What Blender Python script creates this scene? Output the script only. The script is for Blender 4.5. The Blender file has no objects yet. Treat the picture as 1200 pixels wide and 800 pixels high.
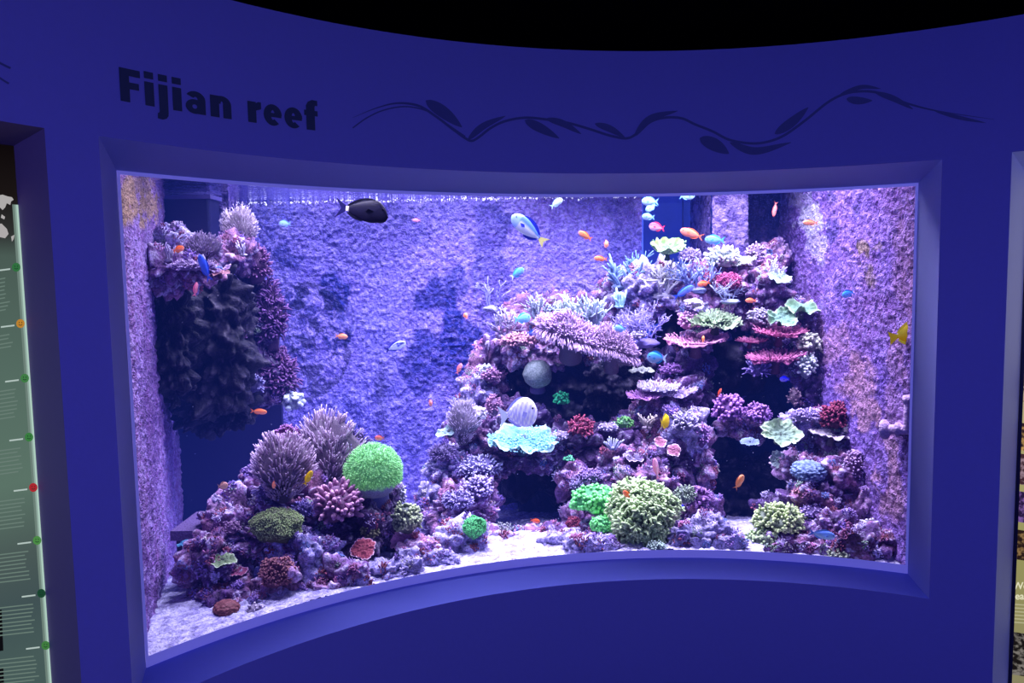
import bpy, math, random
import numpy as np
from mathutils import Vector, Matrix
from mathutils.bvhtree import BVHTree

C = bpy.context.scene.collection
EYE = 1.7                                   # eye height above the floor
F_PX = 869.4
PITCH, ROLL = 0.0813, -0.0170
RW, RG = 2.1461, 2.3486                     # radius of the curved wall face and of the glass
CX, CY = 0.6235, 3.0 - 2.1461               # axis of the curve
Z_CEIL = EYE + 0.8911
Z_OT, Z_IT = EYE + 0.4181, EYE + 0.3605     # opening top: wall face / at the glass
Z_IB, Z_SB, Z_OB = EYE - 1.2345, EYE - 1.2490, EYE - 1.2500
Z_OB = EYE - 1.1980
Z_IB, Z_SB, Z_OB = EYE - 1.1980, EYE - 1.2345, EYE - 1.2481
A_OL, A_IL, A_OR, A_IR = -0.9576, -0.8953, 0.4681, 0.4386
Z_SAND = Z_IB - 0.02
Z_WATER = EYE + 0.50
Y_BACK = 4.5

# ------------------------------------------------------------------ camera
cam_d = bpy.data.cameras.new('camera')
cam = bpy.data.objects.new('camera', cam_d)
C.objects.link(cam)
bpy.context.scene.camera = cam
cam_d.sensor_width = 36.0
cam_d.lens = F_PX * 36.0 / 1200.0
cam_d.clip_start = 0.02
fw = Vector((0, math.cos(PITCH), -math.sin(PITCH)))
r0 = Vector((1, 0, 0)); u0 = r0.cross(fw)
cr, sr = math.cos(ROLL), math.sin(ROLL)
RT = r0 * cr + u0 * sr
UP = -r0 * sr + u0 * cr
EYEP = Vector((0, 0, EYE))
cam.matrix_world = Matrix(((RT.x, UP.x, -fw.x, 0), (RT.y, UP.y, -fw.y, 0), (RT.z, UP.z, -fw.z, EYE), (0, 0, 0, 1)))

def ray(px, py):
    return fw + RT * ((px - 600) / F_PX) - UP * ((py - 400) / F_PX)
def at(px, py, Y):
    d = ray(px, py)
    return EYEP + d * (Y / d.y)
def on_cyl(px, py, rad):
    d = ray(px, py)
    a = d.x ** 2 + d.y ** 2; b = -2 * (d.x * CX + d.y * CY); c = CX ** 2 + CY ** 2 - rad ** 2
    t = (-b + math.sqrt(max(b * b - 4 * a * c, 0))) / (2 * a)
    p = EYEP + d * t
    return math.atan2(p.x - CX, p.y - CY), p.z
def cyl(th, z, rad):
    return (CX + rad * math.sin(th), CY + rad * math.cos(th), z)

# ------------------------------------------------------------------ noise (numpy)
def _h(i, j, k, s):
    n = (i * 374761393 + j * 668265263 + k * 2147483647 + s * 1274126177).astype(np.int64) & 0xffffffff
    n = ((n ^ (n >> 13)) * 1274126177) & 0xffffffff
    n = ((n ^ (n >> 16)) * 2246822519) & 0xffffffff
    n = n ^ (n >> 15)
    return (n & 0xffffff) / float(0xffffff)
def vnoise(P, s=0):
    I = np.floor(P).astype(np.int64); f = P - I; f = f * f * (3 - 2 * f)
    out = 0
    for a in (0, 1):
        for b in (0, 1):
            for c in (0, 1):
                w = (f[:, 0] if a else 1 - f[:, 0]) * (f[:, 1] if b else 1 - f[:, 1]) * (f[:, 2] if c else 1 - f[:, 2])
                out = out + w * _h(I[:, 0] + a, I[:, 1] + b, I[:, 2] + c, s)
    return out * 2 - 1
def fbm(P, o=4, s=0, g=0.5):
    v = 0; a = 1
    for k in range(o):
        v = v + a * vnoise(P * (2.03 ** k) + 7.3 * k, s + k); a *= g
    return v
def worley(P, s=0):
    I = np.floor(P).astype(np.int64); best = np.full(len(P), 9.0); idn = np.zeros(len(P))
    for a in (-1, 0, 1):
        for b in (-1, 0, 1):
            for c in (-1, 0, 1):
                i, j, k = I[:, 0] + a, I[:, 1] + b, I[:, 2] + c
                q = np.stack([i + _h(i, j, k, s), j + _h(i, j, k, s + 11), k + _h(i, j, k, s + 23)], 1)
                d = np.linalg.norm(P - q, axis=1)
                m = d < best; best = np.where(m, d, best); idn = np.where(m, _h(i, j, k, s + 37), idn)
    return best, idn

# ------------------------------------------------------------------ mesh building
def mk(name, V, F, mat=None, parent=None, col=None, smooth=True, loc=None):
    """V (n,3); F list of int arrays (each (m,3) or (m,4)); col (n,3) point colours"""
    V = np.asarray(V, dtype=np.float64)
    if loc is not None: V = V - np.array(loc)
    me = bpy.data.meshes.new(name)
    me.vertices.add(len(V)); me.vertices.foreach_set('co', V.astype(np.float32).ravel())
    if not isinstance(F, list): F = [F]
    F = [np.asarray(f, dtype=np.int32) for f in F if len(f)]
    idx = np.concatenate([f.ravel() for f in F])
    tot = np.concatenate([np.full(len(f), f.shape[1], dtype=np.int32) for f in F])
    st = np.concatenate([[0], np.cumsum(tot)[:-1]]).astype(np.int32)
    me.loops.add(len(idx)); me.loops.foreach_set('vertex_index', idx)
    me.polygons.add(len(tot)); me.polygons.foreach_set('loop_start', st)
    me.update(calc_edges=True)
    me.polygons.foreach_set('use_smooth', np.full(len(tot), smooth))
    if col is not None:
        a = me.color_attributes.new('Col', 'FLOAT_COLOR', 'POINT')
        c4 = np.ones((len(V), 4), dtype=np.float32); c4[:, :3] = col
        a.data.foreach_set('color', c4.ravel())
    if mat is not None: me.materials.append(mat)
    o = bpy.data.objects.new(name, me); C.objects.link(o)
    if loc is not None: o.location = loc
    if parent is not None:
        o.parent = parent
        if loc is not None: o.location = Vector(loc) - PLOC.get(parent.name, Vector((0, 0, 0)))
    return o
PLOC = {}
def empty(name, loc):
    o = bpy.data.objects.new(name, None); C.objects.link(o); o.location = loc
    o.empty_display_size = 0.05
    PLOC[o.name] = Vector(loc)
    return o
def child(name, V, F, mat, root, col=None, smooth=True):
    """V in world space, root at PLOC"""
    return mk(name, np.asarray(V) - np.array(PLOC[root.name]), F, mat, None, col, smooth) if False else _child(name, V, F, mat, root, col, smooth)
def _child(name, V, F, mat, root, col, smooth):
    o = mk(name, np.asarray(V) - np.array(PLOC[root.name]), F, mat, None, col, smooth)
    o.parent = root
    return o
def tag(o, label=None, cat=None, group=None, kind=None):
    if label: o['label'] = label
    if cat: o['category'] = cat
    if group: o['group'] = group
    if kind: o['kind'] = kind
    return o

def grid_faces(nu, nv, wrap_u=False):
    i = np.arange(nu if wrap_u else nu - 1); j = np.arange(nv - 1)
    I, J = np.meshgrid(i, j, indexing='ij')
    a = I * nv + J; b = ((I + 1) % nu) * nv + J
    return np.stack([a, b, b + 1, a + 1], -1).reshape(-1, 4)
def boxm(x0, x1, y0, y1, z0, z1):
    V = np.array([[x, y, z] for x in (x0, x1) for y in (y0, y1) for z in (z0, z1)], float)
    F = np.array([[0, 1, 3, 2], [4, 6, 7, 5], [0, 4, 5, 1], [2, 3, 7, 6], [0, 2, 6, 4], [1, 5, 7, 3]])
    return V, F
class Acc:
    def __init__(s): s.V = []; s.F3 = []; s.F4 = []; s.c = []; s.n = 0
    def add(s, V, F, col=None):
        V = np.asarray(V, float)
        if not isinstance(F, list): F = [F]
        for f in F:
            f = np.asarray(f)
            if len(f) == 0: continue
            (s.F3 if f.shape[1] == 3 else s.F4).append(f + s.n)
        s.V.append(V); s.n += len(V)
        if col is None: col = (1, 1, 1)
        col = np.asarray(col, float)
        s.c.append(np.broadcast_to(col, (len(V), 3)))
    def get(s):
        F = []
        if s.F3: F.append(np.concatenate(s.F3))
        if s.F4: F.append(np.concatenate(s.F4))
        return np.concatenate(s.V), F, np.concatenate(s.c)

_ico = {}
def ico(n):
    if n not in _ico:
        import bmesh
        bm = bmesh.new(); bmesh.ops.create_icosphere(bm, subdivisions=n, radius=1.0)
        V = np.array([v.co[:] for v in bm.verts]); F = np.array([[v.index for v in f.verts] for f in bm.faces]); bm.free()
        _ico[n] = (V, F)
    return _ico[n]
def nrm(a):
    return a / np.maximum(np.linalg.norm(a, axis=-1, keepdims=True), 1e-9)
def tubes(P, R, k=6):
    """P (T,n,3) centre lines, R (T,n) radii -> V, [quads, tris], t (per vertex 0..1)"""
    T, n, _ = P.shape
    tg = np.zeros_like(P); tg[:, 1:-1] = P[:, 2:] - P[:, :-2]; tg[:, 0] = P[:, 1] - P[:, 0]; tg[:, -1] = P[:, -1] - P[:, -2]
    tg = nrm(tg)
    ref = np.where(np.abs(tg[:, :1, 2:3]) > 0.8, np.array([1.0, 0.1, 0]), np.array([0, 0.1, 1.0]))
    ref = np.broadcast_to(ref, P.shape)
    a = nrm(np.cross(tg, ref)); b = np.cross(tg, a)
    ang = np.arange(k) * 2 * math.pi / k
    ring = P[:, :, None, :] + R[:, :, None, None] * (np.cos(ang)[None, None, :, None] * a[:, :, None, :] + np.sin(ang)[None, None, :, None] * b[:, :, None, :])
    tip = P[:, -1] + tg[:, -1] * R[:, -1:] * 0.8
    V = np.concatenate([ring.reshape(T, n * k, 3), tip[:, None]], 1)
    m = n * k + 1
    i = np.arange(n - 1)[:, None]; j = np.arange(k)[None]
    q = np.stack([i * k + j, i * k + (j + 1) % k, (i + 1) * k + (j + 1) % k, (i + 1) * k + j], -1).reshape(-1, 4)
    tr = np.stack([(n - 1) * k + np.arange(k), (n - 1) * k + (np.arange(k) + 1) % k, np.full(k, n * k)], -1)
    off = (np.arange(T) * m)[:, None, None]
    t = np.concatenate([np.repeat(np.linspace(0, 1, n), k), [1.0]])
    return V.reshape(-1, 3), [(q[None] + off).reshape(-1, 4), (tr[None] + off).reshape(-1, 3)], np.tile(t, T)
def mixc(a, b, t):
    a = np.array(a); b = np.array(b); t = np.asarray(t)[:, None]
    return a * (1 - t) + b * t

# ------------------------------------------------------------------ materials
def new_mat(name):
    m = bpy.data.materials.new(name); m.use_nodes = True
    nt = m.node_tree; nt.nodes.clear()
    out = nt.nodes.new('ShaderNodeOutputMaterial')
    return m, nt, out
def N(nt, t, **kw):
    n = nt.nodes.new(t)
    for k, v in kw.items():
        if k in n.inputs.keys(): n.inputs[k].default_value = v
        else: setattr(n, k, v)
    return n
def plain(name, col, rough=0.7, bump=0.0, scale=40, emit=None, est=0.0, metal=0.0, var=0.06):
    m, nt, out = new_mat(name)
    b = N(nt, 'ShaderNodeBsdfPrincipled', Roughness=rough, Metallic=metal)
    tc = N(nt, 'ShaderNodeTexCoord'); no = N(nt, 'ShaderNodeTexNoise', Scale=scale, Detail=4.0)
    nt.links.new(tc.outputs['Object'], no.inputs['Vector'])
    mx = N(nt, 'ShaderNodeMix', data_type='RGBA')
    mx.inputs['A'].default_value = tuple(c * (1 - var) for c in col) + (1,)
    mx.inputs['B'].default_value = tuple(min(1, c * (1 + var)) for c in col) + (1,)
    nt.links.new(no.outputs['Fac'], mx.inputs['Factor'])
    nt.links.new(mx.outputs['Result'], b.inputs['Base Color'])
    if bump:
        bp = N(nt, 'ShaderNodeBump', Strength=bump, Distance=0.01)
        nt.links.new(no.outputs['Fac'], bp.inputs['Height']); nt.links.new(bp.outputs['Normal'], b.inputs['Normal'])
    if est:
        b.inputs['Emission Color'].default_value = tuple(emit or col) + (1,)
        b.inputs['Emission Strength'].default_value = est
    nt.links.new(b.outputs[0], out.inputs['Surface'])
    return m
def vcol(name, rough=0.6, bump=0.4, scale=220, var=0.35, est=0.0, spec=0.3, dist=0.004, vscale=None, tex='noise'):
    """colours come from the mesh's own Col attribute, broken up by fine noise"""
    m, nt, out = new_mat(name)
    b = N(nt, 'ShaderNodeBsdfPrincipled', Roughness=rough)
    b.inputs['Specular IOR Level'].default_value = spec
    at_ = N(nt, 'ShaderNodeVertexColor', layer_name='Col')
    tc = N(nt, 'ShaderNodeTexCoord')
    no = N(nt, 'ShaderNodeTexNoise', Scale=scale, Detail=3.0, Roughness=0.6)
    nt.links.new(tc.outputs['Object'], no.inputs['Vector'])
    mr = N(nt, 'ShaderNodeMapRange'); mr.inputs['From Min'].default_value = 0.35; mr.inputs['From Max'].default_value = 0.65
    mr.inputs['To Min'].default_value = 1 - var; mr.inputs['To Max'].default_value = 1 + var
    nt.links.new(no.outputs['Fac'], mr.inputs['Value'])
    vm = N(nt, 'ShaderNodeVectorMath', operation='MULTIPLY')
    nt.links.new(at_.outputs['Color'], vm.inputs[0]); nt.links.new(mr.outputs[0], vm.inputs[1])
    nt.links.new(vm.outputs[0], b.inputs['Base Color'])
    if bump:
        src = no.outputs['Fac']
        if tex == 'voronoi':
            vo = N(nt, 'ShaderNodeTexVoronoi', Scale=vscale or scale); nt.links.new(tc.outputs['Object'], vo.inputs['Vector'])
            src = vo.outputs['Distance']
        bp = N(nt, 'ShaderNodeBump', Strength=bump, Distance=dist)
        nt.links.new(src, bp.inputs['Height']); nt.links.new(bp.outputs['Normal'], b.inputs['Normal'])
    if est:
        nt.links.new(vm.outputs[0], b.inputs['Emission Color']); b.inputs['Emission Strength'].default_value = est
    nt.links.new(b.outputs[0], out.inputs['Surface'])
    return m

M = {}
M['wall'] = plain('gallery_wall_paint', (0.26, 0.25, 0.72), 0.8, 0.05, 60, var=0.03)
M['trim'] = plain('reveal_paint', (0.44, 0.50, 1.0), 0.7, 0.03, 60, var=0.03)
M['trim_shaded'] = plain('reveal_paint_shaded', (0.17, 0.21, 0.78), 0.75, 0.03, 60, var=0.03)  # reveal paint again, darkened so the bottom face reads as shaded
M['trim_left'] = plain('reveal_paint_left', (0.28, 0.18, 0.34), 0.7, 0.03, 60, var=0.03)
M['strip'] = plain('acrylic_edge_glow', (0.4, 0.4, 0.7), 0.35, 0.0, emit=(.13, .12, .55), est=.55)  # added glow stands in for tank light caught in the seal
M['black'] = plain('black_ceiling', (0.001, 0.001, 0.003), 1.0)
for n_ in M['black'].node_tree.nodes:
    if n_.type == 'BSDF_PRINCIPLED': n_.inputs['Specular IOR Level'].default_value = 0.0
M['floor'] = plain('dark_carpet', (0.02, 0.02, 0.035), 0.95, 0.3, 300)
M['ink'] = plain('dark_vinyl', (0.085, 0.10, 0.30), 0.6)
M['ink_title'] = plain('dark_title_vinyl', (0.04, 0.06, 0.12), 0.6)
M['crust'] = vcol('encrusted_wall', 0.6, 1.0, 70, 0.30, dist=0.03)
M['rock'] = vcol('live_rock', 0.7, 0.8, 110, 0.5, dist=0.01)
M['coral'] = vcol('coral_skin', 0.65, 0.4, 260, 0.2)
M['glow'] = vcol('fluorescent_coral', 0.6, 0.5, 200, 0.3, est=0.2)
M['growth'] = vcol('encrusting_growth', 0.6, 0.3, 200, 0.3)
M['fish'] = vcol('fish_skin', 0.5, 0.1, 300, 0.06, est=0.2, spec=0.2)  # added glow lifts the fish where tank light is weak
M['fin'] = vcol('fish_fin', 0.4, 0.15, 400, 0.12, est=0.18)  # same added glow for the fins
M['eye'] = plain('fish_eye', (0.005, 0.005, 0.01), 0.1)
M['sand'] = vcol('coral_sand', 0.9, 1.0, 90, 0.35, dist=0.01)
M['dark'] = plain('black_acrylic', (0.012, 0.012, 0.05), 0.4, 0.1, 30)
M['bluepanel'] = plain('blue_panel', (0.06, 0.12, 0.62), 0.5, 0.05, 8, var=0.25, emit=(.03, .055, .36), est=.45)  # added glow stands in for blue light from behind the recess
M['shell'] = plain('concrete', (0.05, 0.05, 0.09), 0.9)
M['pipe'] = plain('encrusted_pipe', (0.62, 0.42, 0.70), 0.5, 0.9, 90, var=0.5)
M['plastic'] = plain('encrusted_plastic', (0.13, 0.08, 0.20), 0.6, 0.8, 120, var=0.4)

# ------------------------------------------------------------------ gallery shell
def cyl_patch(acc, th0, th1, z0, z1, rad, n=None):
    n = n or max(2, int(abs(th1 - th0) / 0.02) + 2)
    th = np.linspace(th0, th1, n)
    V = np.array([cyl(t, z, rad) for t in th for z in (z0, z1)])
    acc.add(V, grid_faces(n, 2))
# neighbour openings
L_TH, L_ZT = on_cyl(52, 150, RW)
L_PTH, L_PZT = on_cyl(16, 171, RW + 0.12)
R_TH, R_ZT = on_cyl(1186, 178, RW)
R_PTH, _ = on_cyl(1189, 600, RW + 0.14)
Z0 = 0.0
acc = Acc()
TH_A, TH_B = -2.1, 1.9
Z_LOW = 0.004
segs = [(TH_A, -1.62, 'full'), (-1.62, L_TH, 'L'), (L_TH, A_OL, 'full'), (A_OL, A_OR, 'win'), (A_OR, R_TH, 'full'), (R_TH, 1.2, 'R'), (1.2, TH_B, 'full')]
for a, b, k in segs:
    if k == 'full': cyl_patch(acc, a, b, Z0, Z_CEIL, RW)
    else:
        zt = {'L': L_ZT, 'win': Z_OT, 'R': R_ZT}[k]; zb = {'L': Z_LOW, 'win': Z_OB, 'R': Z_LOW}[k]
        cyl_patch(acc, a, b, zt, Z_CEIL, RW); cyl_patch(acc, a, b, Z0, zb, RW)
V, F, c = acc.get()
tag(mk('wall_front', V, F, M['wall']), kind='structure')

def strip(acc, A, B):
    n = len(A); V = np.array([p for ab in zip(A, B) for p in ab]); acc.add(V, grid_faces(n, 2))
def reveal(name, mats, a0, a1, zt, zb, b0, b1, yt, yb, rad2, n=60):
    """splayed reveal between the wall face and an inner rectangle"""
    accs = [Acc() for _ in range(3)]
    ta = np.linspace(a0, a1, n); tb = np.linspace(b0, b1, n)
    strip(accs[0], [cyl(t, zt, RW) for t in ta], [cyl(t, yt, rad2) for t in tb])
    strip(accs[1], [cyl(t, zb, RW) for t in ta], [cyl(t, yb, rad2) for t in tb])
    strip(accs[2], [cyl(a0, zt, RW), cyl(a0, zb, RW)], [cyl(b0, yt, rad2), cyl(b0, yb, rad2)])
    strip(accs[2], [cyl(a1, zt, RW), cyl(a1, zb, RW)], [cyl(b1, yt, rad2), cyl(b1, yb, rad2)])
    A = Acc()
    for x in accs:
        V, F, c = x.get(); A.add(V, F)
    V, F, c = A.get()
    o = mk(name, V, F, mats, smooth=False)
    o.data.materials.append(M['trim_shaded'] if name == 'trim_1' else mats)  # bottom face takes the shaded copy of the paint
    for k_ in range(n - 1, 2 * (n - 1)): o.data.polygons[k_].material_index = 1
    tag(o, kind='structure'); return o
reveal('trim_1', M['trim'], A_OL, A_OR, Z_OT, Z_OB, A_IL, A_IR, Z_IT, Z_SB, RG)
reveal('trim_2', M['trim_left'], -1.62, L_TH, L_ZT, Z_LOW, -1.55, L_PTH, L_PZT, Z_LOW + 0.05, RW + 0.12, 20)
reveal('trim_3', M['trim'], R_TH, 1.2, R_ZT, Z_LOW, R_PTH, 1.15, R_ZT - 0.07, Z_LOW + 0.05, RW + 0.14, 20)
acc = Acc()          # seal with an added glow along the edges of the glass
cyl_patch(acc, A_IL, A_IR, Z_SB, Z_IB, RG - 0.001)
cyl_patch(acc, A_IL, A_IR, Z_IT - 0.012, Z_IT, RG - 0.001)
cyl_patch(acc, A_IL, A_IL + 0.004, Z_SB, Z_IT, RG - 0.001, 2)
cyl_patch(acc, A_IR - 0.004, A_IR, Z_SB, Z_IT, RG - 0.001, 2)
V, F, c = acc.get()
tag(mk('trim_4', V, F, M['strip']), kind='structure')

# ceiling, floor, room behind the viewer
def slab(name, x0, x1, y0, y1, z0, z1, mat):
    V, F = boxm(x0, x1, y0, y1, z0, z1); o = mk(name, V, F, mat, smooth=False); tag(o, kind='structure'); return o
slab('ceiling', -4, 4.5, -3.5, 6.2, Z_CEIL, Z_CEIL + 0.1, M['black'])
slab('floor', -4, 4.5, -3.5, 6.2, -0.1, 0.0, M['floor'])
slab('wall_back', -4, 4.5, -3.6, -3.5, 0, Z_CEIL, M['wall'])
slab('wall_left', -4.1, -4, -3.5, 6.2, 0, Z_CEIL, M['shell'])
slab('wall_right', 4.5, 4.6, -3.5, 6.2, 0, Z_CEIL, M['shell'])

# ------------------------------------------------------------------ title lettering and vine, laid on the curved wall
def bend_to_wall(pts2, th0, z0, rad):          # (arc length, height) -> wall
    return np.array([cyl(th0 + x / rad, z0 + y, rad) for x, y in pts2])
thA, zA = on_cyl(141, 117, RW); thB, zB = on_cyl(373, 152.5, RW)
import bmesh
_, zF = on_cyl(144, 79.5, RW); CAP = zF - on_cyl(144, 118.5, RW)[1]
RI = RW - 0.002
tA, zA = on_cyl(144, 118.5, RW); tB, zB = on_cyl(368, 152.8, RW)
def px_u(x): return on_cyl(x, 118.5 + (x - 144) * 0.153, RW)[0]
title = tag(empty('title_lettering', cyl(tA, zA, RI)), 'dark bold title lettering reading Fijian reef on the curved blue wall', 'lettering')
def arcb(cx, cy, ro, so, ri, si, a0, a1, n=20):
    t = np.radians(np.linspace(a0, a1, n)); o = np.stack([cx + ro * np.cos(t), cy + so * np.sin(t)], 1); q = np.stack([cx + ri * np.cos(t), cy + si * np.sin(t)], 1)
    V = np.empty((2 * n, 2)); V[0::2] = o; V[1::2] = q; return V, grid_faces(n, 2)
def bar(a, b, c, d): return np.array([[a, c], [b, c], [b, d], [a, d]]), np.array([[0, 1, 2, 3]])
def pgn(*p):
    p = np.array(p, float); n = len(p); return np.vstack([p, p.mean(0)]), np.array([[i, (i + 1) % n, n] for i in range(n)])
G = {'F': [bar(0, .46, 0, 1), bar(0, 1, .79, 1), bar(0, .92, .40, .60)],
     'i': [bar(0, 1, 0, .73), bar(0, 1, .83, 1.04)],
     'j': [bar(.2, 1, -.12, .73), bar(.2, 1, .83, 1.04), pgn((.2, -.1), (1, -.1), (.97, -.22), (.8, -.31), (.45, -.36), (0, -.34), (.03, -.17), (.15, -.16))],
     'a': [bar(.60, 1, 0, .46), arcb(.5, .45, .5, .27, .11, .09, 0, 150), arcb(.45, .225, .45, .235, .12, .07, 0, 360)],
     'n': [bar(0, .42, 0, .71), bar(.60, 1, 0, .44), arcb(.55, .43, .45, .29, .06, .11, 0, 170)],
     'r': [bar(0, .62, 0, .71), pgn((.45, .3), (.62, .42), (1, .49), (1, .72), (.78, .72), (.45, .62))],
     'e': [arcb(.5, .35, .5, .37, .10, .17, 0, 310), bar(.1, .97, .28, .42)],
     'f': [bar(.15, .78, 0, .76), bar(0, 1, .51, .70), pgn((.15, .72), (.15, .86), (.3, 1.0), (.6, 1.08), (1, 1.07), (1, .88), (.84, .9), (.78, .84), (.78, .72))]}
cx_ = lambda v: 117 + v / 3.41
for ch, a_, b_ in [('F', 82, 165), ('i', 181, 218), ('j', 228, 273), ('i', 292, 328), ('a', 343, 423), ('n', 442, 526), ('r', 592, 646), ('e', 655, 728), ('e', 738, 810), ('f', 818, 872)]:
    A = Acc(); u0_, u1_ = px_u(cx_(a_)), px_u(cx_(b_))
    for P2, F2 in G[ch]:
        th = u0_ + (u1_ - u0_) * P2[:, 0]; zz = zA + (zB - zA) * (th - tA) / (tB - tA) + P2[:, 1] * CAP
        A.add(np.array([cyl(t_, z_, RI) for t_, z_ in zip(th, zz)]), F2)
    V, F, c = A.get(); _child('letter', V, F, M['ink_title'], title, None, False)

def catmull(pts, n=8):
    pts = [np.array(p, float) for p in pts]
    pts = [2 * pts[0] - pts[1]] + pts + [2 * pts[-1] - pts[-2]]
    out = []
    for i in range(1, len(pts) - 2):
        p0, p1, p2, p3 = pts[i - 1:i + 3]
        for k in range(n):
            t = k / n
            out.append(0.5 * ((2 * p1) + (-p0 + p2) * t + (2 * p0 - 5 * p1 + 4 * p2 - p3) * t * t + (-p0 + 3 * p1 - 3 * p2 + p3) * t ** 3))
    out.append(pts[-2]); return np.array(out)
def ribbon(pts, wfun):
    L = catmull(pts); d = np.gradient(L, axis=0); d = d / np.linalg.norm(d, axis=1, keepdims=True)
    nn = np.stack([-d[:, 1], d[:, 0]], 1); t = np.linspace(0, 1, len(L)); w = np.array([wfun(x) for x in t])[:, None] / 2
    V = []
    for a, b in zip(L + nn * w, L - nn * w):
        for p in (a, b):
            th, z = on_cyl(p[0], p[1], RW); V.append(cyl(th, z, RI))
    return np.array(V), grid_faces(len(L), 2)
vine = tag(empty('vine_decal', cyl(on_cyl(780, 140, RW)[0], on_cyl(780, 140, RW)[1], RI)), 'long wavy dark vine graphic with small leaves on the wall above the tank', 'wall graphic')
stem = [(413,138),(440,127),(465,121),(490,124),(510,136),(530,151),(545,162),(553,165),(562,160),(575,150),(592,142),(615,138),(640,140),(665,144),(690,151),(715,159),(735,162),(748,155),(762,143),(778,138),(798,138.5),(815,146),(835,154),(855,164),(880,168),(900,166),(920,158),(945,140),(970,120),(990,110),(1010,107),(1030,109),(1050,117),(1080,126),(1110,132),(1165,140)]
V, F = ribbon(stem, lambda t: 2.6 * min(1, 12 * t, 12 * (1 - t)) + 0.3); _child('stem', V, F, M['ink'], vine, None, False)
V, F = ribbon([(413,150),(430,138),(450,129),(475,125),(500,130),(520,143),(545,160)], lambda t: 1.6); _child('stem', V, F, M['ink'], vine, None, False)
lf = lambda w: (lambda t: w * max(0.02, math.sin(math.pi * min(1, max(0, t)) ** 0.8)) ** 0.7)
for pts, w in [([(499,118),(520,132),(541,149)], 14), ([(548,164),(566,148),(592,136)], 8), ([(615,141),(633,150),(655,162)], 11), ([(640,139),(660,145),(681,157)], 8),
               ([(697,145),(715,151),(733,162)], 8), ([(743,160),(762,139),(794,130)], 8), ([(820,162),(838,170),(854,180)], 15), ([(855,167),(885,177),(927,167)], 9),
               ([(908,157),(928,143),(947,126)], 11), ([(992,116),(1006,118),(1022,118)], 9), ([(985,110),(1010,102),(1032,104)], 5), ([(1025,108),(1048,116),(1070,128)], 7), ([(1095,130),(1125,138),(1155,144)], 4.5)]:
    V, F = ribbon(pts, lf(w)); _child('leaf', V, F, M['ink'], vine, None, False)
acc = Acc()
for pts, w in [([(-60,60),(-20,66),(12,80)], 2.5), ([(-60,80),(-20,82),(10,98)], 2.2)]:
    V, F = ribbon(pts, lambda t: w); acc.add(V, F)
V, F, c = acc.get()
tag(mk('vine_decal', V, F, M['ink'], smooth=False), 'tips of a second dark vine graphic at the upper left of the wall', 'wall graphic')

# ------------------------------------------------------------------ backlit panels
def emis(name, fn):
    m, nt, out = new_mat(name)
    e = N(nt, 'ShaderNodeEmission'); fn(nt, e); nt.links.new(e.outputs[0], out.inputs['Surface']); return m
def ecol(name, col, s=1.0):
    def f(nt, e): e.inputs['Color'].default_value = tuple(col) + (1,); e.inputs['Strength'].default_value = s
    return emis(name, f)
def ramp_z(name, stops, s=0.7, z0=0, z1=1, edge=None):
    def f(nt, e):
        tc = N(nt, 'ShaderNodeTexCoord'); sp = N(nt, 'ShaderNodeSeparateXYZ'); nt.links.new(tc.outputs['Object'], sp.inputs[0])
        mr = N(nt, 'ShaderNodeMapRange'); mr.inputs['From Min'].default_value = z0; mr.inputs['From Max'].default_value = z1
        nt.links.new(sp.outputs['Z'], mr.inputs['Value'])
        r = N(nt, 'ShaderNodeValToRGB'); el = r.color_ramp.elements
        while len(el) > 1: el.remove(el[-1])
        el[0].position = stops[0][0]; el[0].color = tuple(stops[0][1]) + (1,)
        for p, c in stops[1:]:
            q = el.new(p); q.color = tuple(c) + (1,)
        nt.links.new(mr.outputs[0], r.inputs[0]); nt.links.new(r.outputs[0], e.inputs['Color']); e.inputs['Strength'].default_value = s
    return emis(name, f)
RL = RW + 0.119
def zpx(px, py, rad): return on_cyl(px, py, rad)[1]
zt_, zb_ = L_PZT, Z_LOW + 0.05
def fr(py): return (zpx(16 + (py - 171) * 0.0746, py, RL) - zb_) / (zt_ - zb_)
m_l = ramp_z('lit_panel_green', [(0, (0.10, 0.17, 0.17)), (fr(760), (0.12, 0.20, 0.19)), (fr(700), (0.10, 0.16, 0.17)), (fr(640), (0.13, 0.19, 0.18)), (fr(560), (0.2, 0.33, 0.26)), (fr(430), (0.17, 0.28, 0.23)),
             (fr(300), (0.13, 0.2, 0.17)), (fr(275), (0.055, 0.06, 0.06)), (fr(230), (0.02, 0.014, 0.014)), (1, (0.008, 0.005, 0.006))], 0.52, zb_, zt_)
panel = tag(empty('display_panel', cyl(L_PTH - 0.1, zt_, RL)), 'backlit green species panel with world map at the left edge of the wall', 'display panel')
acc = Acc(); cyl_patch(acc, -1.55, L_PTH, zb_, zt_, RL); V, F, c = acc.get()
pz = _child('panel_face', V, F, m_l, panel, None, False)
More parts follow.
